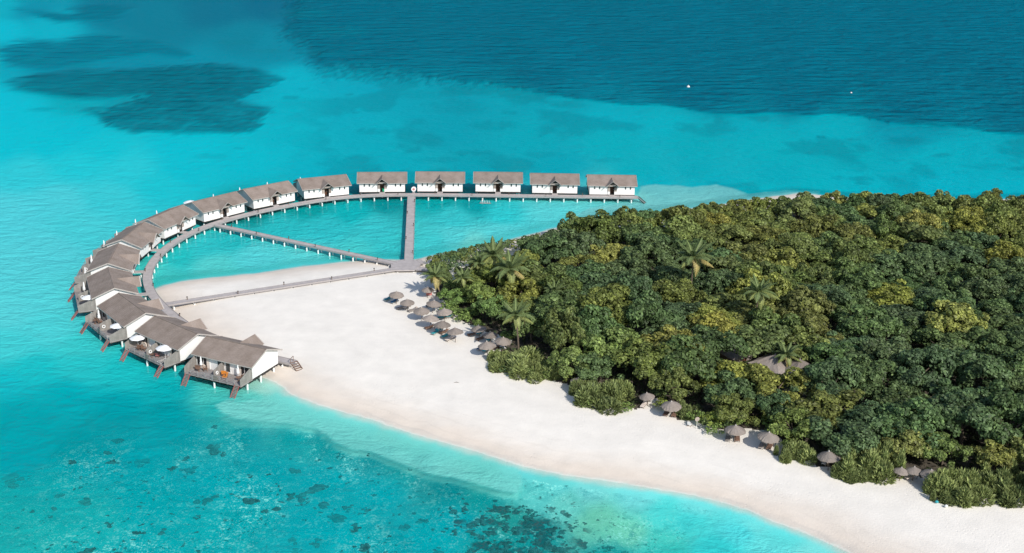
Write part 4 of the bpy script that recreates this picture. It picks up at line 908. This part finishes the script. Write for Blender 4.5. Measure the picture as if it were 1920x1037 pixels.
def crown_mesh(seed, R=5.3, top=8.2, low=1.6, lobes=46, per=150, ls=.52, kind='leaf'):
    g = np.random.default_rng(seed); cs = []; cz = low+(top-low)*.45
    subs = [(np.array([0, 0, 0.]), g.uniform(.62, .72))]
    for k in range(5):
        a = k*1.257+g.uniform(-.5, .5); q = g.uniform(.45, .66)*R; subs.append((np.array([q*math.cos(a), q*math.sin(a), g.uniform(-.34, .02)*(top-low)]), g.uniform(.34, .52)))
    while len(cs) < lobes:
        so, sr = subs[int(g.integers(0, 6))] if len(cs) > 8 else subs[0]
        d = unit(g.normal(size=3)); d[2] = d[2]*.9+.3; d = unit(d)
        if d[2] < -.3: continue
        lr = g.uniform(.55, 1.45)*R/5.3; q = g.uniform(.6, 1.05)
        c = np.array([so[0]+d[0]*(R*sr-lr*.5)*q, so[1]+d[1]*(R*sr-lr*.5)*q, cz+so[2]*.5+d[2]*max(.4, (top+so[2]-cz-lr*.7))*q*.92]); cs.append((c, lr, g.uniform(-.2, .2)))
    Ps, Ns, Ts = [], [], []
    for c, lr, tn in cs:
        n = int(per*(lr/1.3)**2); d = unit(g.normal(size=(n, 3))); out = unit(c-np.array([0, 0, cz-2])); d = unit(d+out*.55+np.array([0, 0, .25]))
        rr = lr*(.80+.28*g.random(n)); p = c+d*rr[:, None]*np.array([1, 1, .85]); Ps.append(p); Ns.append(unit(d+g.normal(size=(n, 3))*.55+np.array([0, 0, .25])))
        Ts.append(np.clip(.42+tn+g.normal(size=n)*.24, 0, 1))
    Ps = np.concatenate(Ps); Ns = np.concatenate(Ns); Ts = np.concatenate(Ts); n = len(Ps); A = unit(g.normal(size=(n, 3)))
    return leafmesh('crown', Ps, Ns, A, ls*g.uniform(.65, 1.4, n), ls*.72*g.uniform(.65, 1.4, n), Ts, M['leaf'])
def bush_mesh(seed, R=3.2, top=2.6, n=6500, ln=.75, wd=.15, up=.35):
    g = np.random.default_rng(seed); lob = [(g.uniform(-1, 1, 2)*R*.80, g.uniform(.20, .55)*R, g.uniform(.38, 1)) for _ in range(11)]
    idx = g.integers(0, 11, n); c = np.array([[*l[0], 0] for l in lob])[idx]; lr = np.array([l[1] for l in lob])[idx]; hh = np.array([l[2] for l in lob])[idx]*top
    d = unit(g.normal(size=(n, 3))); d[:, 2] = np.abs(d[:, 2]); q = .82+.22*g.random(n)
    p = c+np.stack([d[:, 0]*lr*q, d[:, 1]*lr*q, d[:, 2]*hh*q], 1); p[:, 2] = np.maximum(p[:, 2], .1)
    A = unit(d+np.array([0, 0, up])+g.normal(size=(n, 3))*.35); N = unit(np.cross(A, g.normal(size=(n, 3))))
    return leafmesh('crown', p, N, A, ln*g.uniform(.6, 1.4, n), wd*g.uniform(.8, 1.5, n), np.clip(.45+g.normal(size=n)*.2+(np.array([l[2] for l in lob])[idx]-.8)*.3, 0, 1), M['blade'])
def shrub_mesh(seed, R=2.3, top=2.4, n=2400, ls=.34):
    return crown_mesh(seed, R, top, .25, 20, 170, ls)
def trunk_mesh(seed, top=6.2, r=.24):
    rg = random.Random(seed); mb = MB(); b = Vector((rg.uniform(-.3, .3), rg.uniform(-.3, .3), 0)); mid = Vector((b.x, b.y, top*.45))
    mb.tube([(0,0,-.5),(b.x*.5,b.y*.5,top*.2),mid], [r*1.2,r,r*.8], 7)
    for k in range(5):
        a = 2*math.pi*k/5+rg.uniform(-.4, .4); e = mid+Vector((math.cos(a)*2.4, math.sin(a)*2.4, top*rg.uniform(.3, .45))); mb.tube([mid-Vector((0,0,.2)), (mid+e)/2+Vector((0,0,.25)), e], [r*.6,r*.4,r*.12], 6)
    me = bpy.data.meshes.new('trunk'); me.from_pydata(mb.v, [], mb.f); me.materials.append(M['bark']); return me
CR = [crown_mesh(100+k) for k in range(9)]; TK = [trunk_mesh(k) for k in range(4)]
SH = [shrub_mesh(300+k) for k in range(4)]; BU = [bush_mesh(400+k) for k in range(4)]
def plant(name, cm, tm, loc, sc, rz, color, label, cat, group):
    r = empty(name, loc, rz, label, cat, group); r.scale = sc
    c = bpy.data.objects.new('crown', cm); COL.objects.link(c); c.parent = r; c.color = (*color, 1)
    if tm is not None: t_ = bpy.data.objects.new('trunk', tm); COL.objects.link(t_); t_.parent = r
    return r
TONE = {'dark green': (.130, .200, .080), 'mid green': (.172, .232, .072), 'olive': (.225, .262, .072), 'golden green': (.320, .345, .085), 'bright green': (.215, .305, .085)}
GOLD = [(1310,405),(1350,408),(1165,430),(1150,462),(1205,497),(1100,600),(1180,612),(1285,625),(1340,645),(1400,690),(1445,700),(1545,705),(1600,690),(1785,745),(1855,790),
        (1895,462),(1820,482),(1620,532),(1685,548),(1740,590),(1795,585),(1660,515),(1425,480),(1400,512),(1480,485),(1350,590),(1560,372),(1625,376),(1730,388),(1810,402),(1880,770),(1560,640*0+560),(1500,510),(1250,385),(1000,640)]
OLV = [(1130,560),(1220,640),(1150,650),(1240,690),(1540,760),(1600,770),(1380,760),(1700,830),(1800,850),(1250,545),(1420,440),(1100,480),(1720,640),(1660,720)]
BRT = [(850,540),(880,590),(920,600),(940,560),(1000,560),(1050,640),(860,610),(900,540),(1120,640),(1700,690),(1330,800),(1290,770),(1480,800),(1500,740),(1230,770)]
HUTS = [(1381,640,.55,'largest thatched roof showing between the trees, leftmost of the three huts'),(1454,665,.75,'narrow thatched roof of the middle hut among the trees'),(1500,674,.35,'thatched roof of the rightmost hut among the trees')]
hut_w = [P(u, v, 5.6) for u, v, _, _ in HUTS]
def ground(u, v, z=1.2):
    for _ in range(4): p = P(u, v, z); z = hz(p.x, p.y)
    return P(u, v, z)
bush_w = [(*ground(u, v)[:2], r) for u, v, r in ((985,688,6.5),(944,683,4),(1020,704,4.5),(1130,750,6.),(1165,748,4.5),(1100,738,4),(1238,765,4),(1285,777,4),(1332,800,4.2),(1500,863,4.5),(1615,882,6),(1652,882,4.5),(1790,925,6),(1835,925,5),(1895,925,4.5),(862,596,5.5),(1300,755,3))]
g = np.random.default_rng(11); pts = []; cand = g.uniform([-40, 130], [190, 390], (60000, 2))
inn = sdist(cand[:, 0], cand[:, 1], wood_w); uu, vv = pj(cand[:, 0], cand[:, 1], 0*inn+6.)
okk = (inn > 1.6) & (uu > 780) & (uu < 2010) & (vv < 1130)
PALMS = [(1300,482,12.5,1.25,'tall coconut palm standing alone in the middle of the wood'),(1423,547,11.8,1.0,'coconut palm right of and below the tallest palm'),(967,590,9.6,.95,'coconut palm above the hedge near the second umbrella group'),
         (957,503,9.8,1.25,'broad coconut palm at the left end of the wood, the widest of the cluster'),(925,478,9.5,1.1,'coconut palm behind the broad one at the lagoon side'),(898,492,8.2,.85,'small palm left of the broad one'),
         (816,517,6.5,.85,'leaning palm at the tip of the wood above the pier platform'),(868,520,7.2,.7,'small dark palm among the tip shrubs'),(1040,545,7.6,.7,'dry looking palm with drooping brown fronds'),(1475,665,6.2,.7,'low palm beside the hut roofs')]
palm_w = [P(u, v, z) for u, v, z, _, _ in PALMS]
for (x, y), i_, a_, b_ in zip(cand[okk], inn[okk], uu[okk], vv[okk]):
    md = 5.4 if i_ < 8 else 7.0
    if any((x-p[0])**2+(y-p[1])**2 < (md if i_ < 8 or p[2] < 8 else 7.0)**2 for p in pts): continue
    if any(abs(a_-u) < 42 and -12 < b_-v < 36 for u, v, _, _ in HUTS): continue
    if any((x-q.x)**2+(y-q.y)**2 < 3.1**2 for q in palm_w): continue
    if ((a_-1775)/62)**2+((b_-520)/22)**2 < 1: continue
    if any((x-q[0])**2+(y-q[1])**2 < 4.0**2 for q in umb_w): continue
    if any((x-q[0])**2+(y-q[1])**2 < q[2]**2 for q in bush_w): continue
    pts.append((x, y, i_, a_, b_))
print('TREES', len(pts))
def near(L, u, v, ru): return min(math.hypot(u-a, (v-b)*1.5) for a, b in L) < ru
LAND = [(1300,480,'the tallest palm'),(1423,545,'the second tallest palm'),(967,590,'the hedge palm'),(957,503,'the broad palm'),(1381,640,'the left hut roof'),(1478,668,'the right hut roofs'),
  (1240,745,'the lime shrub umbrellas'),(1410,805,'the open sand umbrellas'),(1556,852,'the weathered umbrella'),(1715,882,'the last shaded umbrellas'),(1148,385,'the end villa'),(1300,385,'the far shore bend'),
  (1450,372,'the far sand strip'),(1600,366,'the middle of the far shore'),(1880,360,'the far right shore'),(1775,530,'the dark hollow'),(1895,462,'the golden twin crowns'),(1700,690,'the fresh green crown'),
  (1850,790,'the golden ridge'),(1850,640,'the large dark crowns'),(1600,560,'the long olive ridge'),(1150,520,'the tip hollow'),(1560,450,'the dark central slope'),(1130,650,'the big bushes'),(1900,920,'the last bush')]
RECS = []; USED = set()
for (x, y, i_, u_, v_) in pts:
    edge = i_ < 7
    h = (g.uniform(.72, .86) if edge else g.uniform(.80, 1.22))
    if not edge: h *= 1+.30*float(fbm(np.array([x*.05]), np.array([y*.05]), 2, 60)[0])
    if edge and y > 290: h = g.uniform(.9, 1.02)
    tipz = sstep(980, 830, u_)*(1 if v_ < 560 else .4); h = h*(1-.38*tipz)
    wd_ = (g.uniform(.78, .98) if edge else g.uniform(1.05, 1.38))*(1-.2*tipz)
    tu, tv = pj(x, y, 8.*h)
    if near(GOLD, tu, tv, 24): tone = 'golden green'
    elif near(BRT, tu, tv, 34): tone = 'bright green'
    elif near(OLV, tu, tv, 34): tone = 'olive'
    else:
        q = float(fbm(np.array([x*.035]), np.array([y*.035]), 3, 40)[0])+g.normal()*.10+.13*float(sstep(500, 680, tv))*(1 if tu < 1650 else .6)
        tone = 'dark green' if q < .08 else 'mid green' if q < .26 else 'olive' if q < .44 or tv < 560 else 'bright green'
    if tu < 1080 and tv > 530 and tone == 'dark green': tone = 'bright green' if g.random() < .5 else 'mid green'
    base = np.array(TONE[tone])*g.uniform(.85, 1.15)*np.array([g.uniform(.92, 1.1), 1, g.uniform(.85, 1.15)])
    szw = ('tall ' if h > 1.08 else 'low ' if h < .8 else '')+('wide ' if wd_ > 1.26 else '')
    lu, lv, ln_ = min(LAND, key=lambda q: math.hypot(tu-q[0], (tv-q[1])*1.6)); du, dv = tu-lu, (tv-lv)*1.6; dd = math.hypot(du, dv)
    rel = ('right of' if du > 0 else 'left of') if abs(du) > abs(dv) else ('behind' if dv < 0 else 'in front of')
    rel = ('close ' if dd < 45 else 'well ' if dd > 95 else '')+rel
    pl_ = rel+' '+ln_; RECS.append([(x, y, hz(x, y)), (wd_*g.uniform(.93, 1.07), wd_*g.uniform(.93, 1.07), h), base, f'{szw}{tone} tree {pl_}', g.integers(9), g.integers(4), tu])
from collections import Counter
cn = Counter(r_[3] for r_ in RECS); seen_ = Counter()
for r_ in sorted(RECS, key=lambda q: q[6]):
    lb = r_[3]
    if 1 < cn[lb] <= 9: seen_[lb] += 1; k = seen_[lb]; lb = lb.replace(' tree ', ' tree, '+(f'{ORD[k-1]} from the left of those ' if k > 1 else 'leftmost of those '), 1)
    if len(lb.split()) > 16: lb = lb.replace('wide ', '', 1)
    if len(lb.split()) > 16: lb = lb.replace(' from the left of those', ' from left of those').replace('tall ', '', 1)
    if len(lb.split()) > 16: lb = lb.replace(' of those', '')
    if lb in USED: lb = lb.replace('dark green tree', 'dark green leafy tree').replace('mid green tree', 'mid green leafy tree').replace(' of those', '')
    USED.add(lb)
    plant('broadleaf_tree', CR[r_[4]], TK[r_[5]], r_[0], r_[1], g.uniform(0, 6.28), r_[2], lb, 'tree', 'broadleaf trees of the island wood')
def bush(u, v, r, hgt, tone, label, kind='b', cat='bush'):
    c = ground(u, v, 1.2); src = BU if kind == 'b' else SH; R0 = 3.2 if kind == 'b' else 2.3
    col = {'sage': (.29, .345, .125), 'lime': (.27, .33, .07), 'dsage': (.22, .27, .10)}.get(tone) or TONE[tone]
    plant('feathery_bush' if kind == 'b' else 'leafy_shrub', src[g.integers(len(src))], None, (c.x, c.y, c.z-.1), (r/R0, r/R0, hgt), g.uniform(0, 6.28), col, label, cat, None)
bush(985,688,5.4,1.35,'sage','large feathery bush bulging onto the sand below the second umbrella group')
bush(944,683,3.0,.95,'sage','left lobe of feathery growth reaching farthest onto the sand'); bush(1020,704,3.0,1.0,'sage','right lobe of feathery growth beside the big bush')
bush(1130,750,4.8,1.3,'dsage','big dark feathery bush in front of the half hidden umbrella'); bush(1165,748,3.0,1.3,'sage','feathery bush with pale tips right of the big dark one'); bush(1100,738,2.8,1.1,'dsage','small dark feathery bush left of the big dark one')
bush(1238,765,2.3,.85,'lime','small bright yellow green shrub between two umbrellas','s','shrub'); bush(1285,777,2.0,.9,'dsage','spiky dark bush right of the wooden loungers'); bush(1332,800,3.4,1.15,'lime','bright yellow green shrub left of the open sand umbrellas','s','shrub')
bush(1352,790,2.6,1.2,'bright green','green shrub behind the left open sand umbrella','s','shrub')
bush(862,596,4.6,1.0,'bright green','low clipped green hedge mound right of the beach umbrellas','s','hedge'); bush(840,583,3.0,1.0,'bright green','small green hedge mound touching the umbrella','s','hedge')
bush(1500,863,3.0,1.0,'sage','low feathery bush left of the weathered umbrella'); bush(1475,855,1.8,.7,'dsage','small spiky clump at the left of the low bush')
bush(1615,882,4.4,1.7,'sage','big feathery bush right of the weathered umbrella'); bush(1590,893,2.6,1.0,'dsage','dark feathery clump at the foot of the big bush'); bush(1652,882,3.2,1.9,'sage','tall feathery bush left of the hedge gap')
bush(1796,925,4.0,1.4,'sage','last big feathery bush reaching down the sand'); bush(1768,935,1.9,.7,'dsage','dark spiky clump at the left foot of the last big bush'); bush(1835,925,4.0,1.4,'sage','feathery bush right of the last big one'); bush(1895,925,4.2,1.5,'dsage','dark feathery bush at the right edge of the photo')
bush(1445,800,2.4,1.0,'bright green','green shrub behind the right open sand umbrella','s','shrub'); bush(1480,828,2.6,1.0,'lime','yellow green shrub right of the open sand umbrellas','s','shrub')
bush(838,490,2.6,1.0,'mid green','shrub at the lagoon side of the wood tip','s','shrub'); bush(868,487,2.8,1.0,'dark green','dark shrub behind the first tip shrub','s','shrub'); bush(822,500,2.0,.9,'olive','small olive shrub at the very tip of the wood','s','shrub'); bush(893,478,2.8,1.0,'dark green','dark shrub on the lagoon shore left of the palms','s','shrub')
for k, (u, v) in enumerate([(812,493),(830,488),(848,484),(866,480),(884,476),(902,472),(922,468),(942,466),(962,463),(985,458),(1008,452),(852,497),(876,494),(905,487),(826,508),(845,512),(930,480)]):
    bush(u, v+6, 2.7+.5*(k % 3), 1.15+.15*(k % 2), ['olive', 'dark green', 'mid green', 'dark green'][k % 4], f'{["olive", "dark", "mid green", "dark green"][k % 4]} lagoon-side shrub, {ORD[k % 15] if k < 15 else ["sixteenth", "seventeenth"][k-15]} of the tip row counted from the pier', 's', 'shrub')
edge_n = Counter(); per = 0; el = []
for (a, b) in zip(WOOD_S[3:20], WOOD_S[4:21]):
    L_ = math.hypot(b[0]-a[0], b[1]-a[1]); k = 0
    while k*24 < L_: el.append((a[0]+(b[0]-a[0])*k*24/L_+g.uniform(-6, 6), a[1]+(b[1]-a[1])*k*24/L_+g.uniform(-9, 1))); k += 1
for (u, v) in el:
    c_ = ground(u, v)
    if any((c_.x-q[0])**2+(c_.y-q[1])**2 < 3.4**2 for q in umb_w): continue
    lu, lv, ln_ = min(LAND, key=lambda q: math.hypot(u-q[0], (v-q[1])*1.6)); rel = 'right of' if u > lu else 'left of'
    tn_ = ['dark green', 'mid green', 'bright green', 'olive'][g.integers(4)]; pz = f'{rel} {ln_}'; edge_n[pz] += 1
    bush(u, v, g.uniform(1.2, 2.6), g.uniform(.45, .95), tn_, f'small {tn_} shrub at the wood edge, {ORD[edge_n[pz]-1]} one {pz}', 's', 'shrub')
# huts
for (u, v, rz, lb), p in zip(HUTS, hut_w):
    r = empty('thatched_hut', (p.x, p.y, hz(p.x, p.y)), rz, lb, 'hut', 'thatched huts among the trees'); w_ = 3.6; zb = 2.5; zt = 5.6-hz(p.x, p.y)
    mb = MB(); n = 10; vs = [(0, 0, zt)]; fs = []
    cs = [(-w_,-w_),(w_,-w_),(w_,w_),(-w_,w_)]; ring = []
    for a, b in zip(cs, cs[1:]+cs[:1]):
        for k in range(n): ring.append((a[0]+(b[0]-a[0])*k/n, a[1]+(b[1]-a[1])*k/n))
    for s_ in (.34, .67, 1.0):
        for x, y in ring: vs.append((x*s_*random.uniform(.985, 1.015), y*s_*random.uniform(.985, 1.015), zt-(zt-zb)*s_+.06*random.uniform(-1, 1)))
    N_ = len(ring); fs = [(0, 1+k, 1+(k+1) % N_) for k in range(N_)]
    for j in range(2): fs += [(1+j*N_+k, 1+(j+1)*N_+k, 1+(j+1)*N_+(k+1) % N_, 1+j*N_+(k+1) % N_) for k in range(N_)]
    vs += [(x*.98, y*.98, zb-.22) for x, y in ring]; fs += [(1+2*N_+k, 1+3*N_+k, 1+3*N_+(k+1) % N_, 1+2*N_+(k+1) % N_) for k in range(N_)]+[tuple(1+3*N_+k for k in range(N_))]
    mb.add(vs, fs); rf = mb.build('roof', 'thatch', r); MB().tube([(0,0,zt-.1),(0,0,zt+.25)], [.3,.08], 8).build('cap', 'thatch', rf)
    MB().box(-2.6,2.6,-2.6,2.6,-.2,2.3).build('wall', 'lattice', r); MB().box(-.5,.5,-2.66,-2.605,0,2.0).build('door', 'door', r)
# palms
def frond_mesh(seed, L=3.6, droop=1.0):
    rg = random.Random(seed); vs, fs = [], []; n = 26; tint = []
    def pt(s): return Vector((L*s*(1-.18*s*droop), 0, L*(.42*s-.62*droop*s*s)))
    for k in range(n):
        s = .12+.88*k/n; p = pt(s); q = pt(min(1, s+.03)); d = (q-p).normalized(); ll = .72*math.sin(math.pi*min(.98, .22+.75*s))*rg.uniform(.85, 1.1)
        for sg in (-1, 1):
            side = Vector((d.x*.45, sg*1., -.45-.2*s)).normalized(); w = d*.055; b = len(vs); e = p+side*ll
            vs += [p-w*1.0, p+w*1.0, p+side*ll*.6+w*.9+Vector((0,0,.05)), e, p+side*ll*.6-w*.9+Vector((0,0,.05))]; fs.append((b, b+1, b+2, b+3, b+4)); tint += [rg.uniform(.25, .75)]*5
    for k in range(8):
        a, c = pt(k/8), pt((k+1)/8); b = len(vs); w = .075*(1-k/9)+.02; vs += [a+Vector((0,w,.02)), a+Vector((0,-w,.02)), c+Vector((0,-w*.85,.02)), c+Vector((0,w*.85,.02))]; fs.append((b, b+1, b+2, b+3)); tint += [.95]*4
    me = bpy.data.meshes.new('frond'); me.from_pydata([tuple(v) for v in vs], [], fs); a = me.attributes.new('tint', 'FLOAT', 'POINT'); a.data.foreach_set('value', tint); me.materials.append(M['blade']); return me
FR = [frond_mesh(1, 3.6, .6), frond_mesh(2, 3.6, 1.0), frond_mesh(3, 3.3, 1.5), frond_mesh(4, 3.0, .25)]
for j, ((u, v, z, s, lb), p) in enumerate(zip(PALMS, palm_w)):
    rg = random.Random(50+j); gz = hz(p.x, p.y); hh = z-gz; lean = Vector((rg.uniform(-.8, .8), rg.uniform(-.4, .8), 0)) if j != 6 else Vector((1.3, -.9, 0))
    r = empty('coconut_palm', (p.x+lean.x, p.y+lean.y, gz), 0, lb, 'palm tree', 'coconut palms rising from the wood'); b = -lean
    MB().tube([(0,0,-.4),(b.x*.3,b.y*.3,hh*.4),(b.x*.7,b.y*.7,hh*.75),(b.x,b.y,hh)], [.24,.17,.14,.13], 8).build('trunk', 'bark', r)
    mb = MB()
    for k in range(7): a = k*.9; mb.tube([(b.x+.22*math.cos(a),b.y+.22*math.sin(a),hh-.42),(b.x+.24*math.cos(a),b.y+.24*math.sin(a),hh-.28),(b.x+.22*math.cos(a),b.y+.22*math.sin(a),hh-.12)], [.05,.13,.05], 7)
    mb.build('coconuts', 'brownwood', r)
    nf = 24
    for k in range(nf):
        tier = k % 3; me = FR[(3, 1, 2)[tier]] if k % 5 else FR[0]; f = bpy.data.objects.new('frond', me); COL.objects.link(f); f.parent = r
        f.location = (b.x, b.y, hh); f.rotation_euler = (rg.uniform(-.2, .2), (-.55, -.1, .3)[tier]+rg.uniform(-.12, .12), 2.4*k+rg.uniform(-.2, .2)); f.scale = (s*1.3*rg.uniform(.85, 1.1),)*3
        dry = tier == 2 and rg.random() < (.6 if j == 8 else .25); c = (.30, .25, .09) if dry else ((.20, .23, .075) if tier == 2 else (.13, .175, .065)); f.color = (*c, 1)
# low undergrowth closing the gaps between the trunks
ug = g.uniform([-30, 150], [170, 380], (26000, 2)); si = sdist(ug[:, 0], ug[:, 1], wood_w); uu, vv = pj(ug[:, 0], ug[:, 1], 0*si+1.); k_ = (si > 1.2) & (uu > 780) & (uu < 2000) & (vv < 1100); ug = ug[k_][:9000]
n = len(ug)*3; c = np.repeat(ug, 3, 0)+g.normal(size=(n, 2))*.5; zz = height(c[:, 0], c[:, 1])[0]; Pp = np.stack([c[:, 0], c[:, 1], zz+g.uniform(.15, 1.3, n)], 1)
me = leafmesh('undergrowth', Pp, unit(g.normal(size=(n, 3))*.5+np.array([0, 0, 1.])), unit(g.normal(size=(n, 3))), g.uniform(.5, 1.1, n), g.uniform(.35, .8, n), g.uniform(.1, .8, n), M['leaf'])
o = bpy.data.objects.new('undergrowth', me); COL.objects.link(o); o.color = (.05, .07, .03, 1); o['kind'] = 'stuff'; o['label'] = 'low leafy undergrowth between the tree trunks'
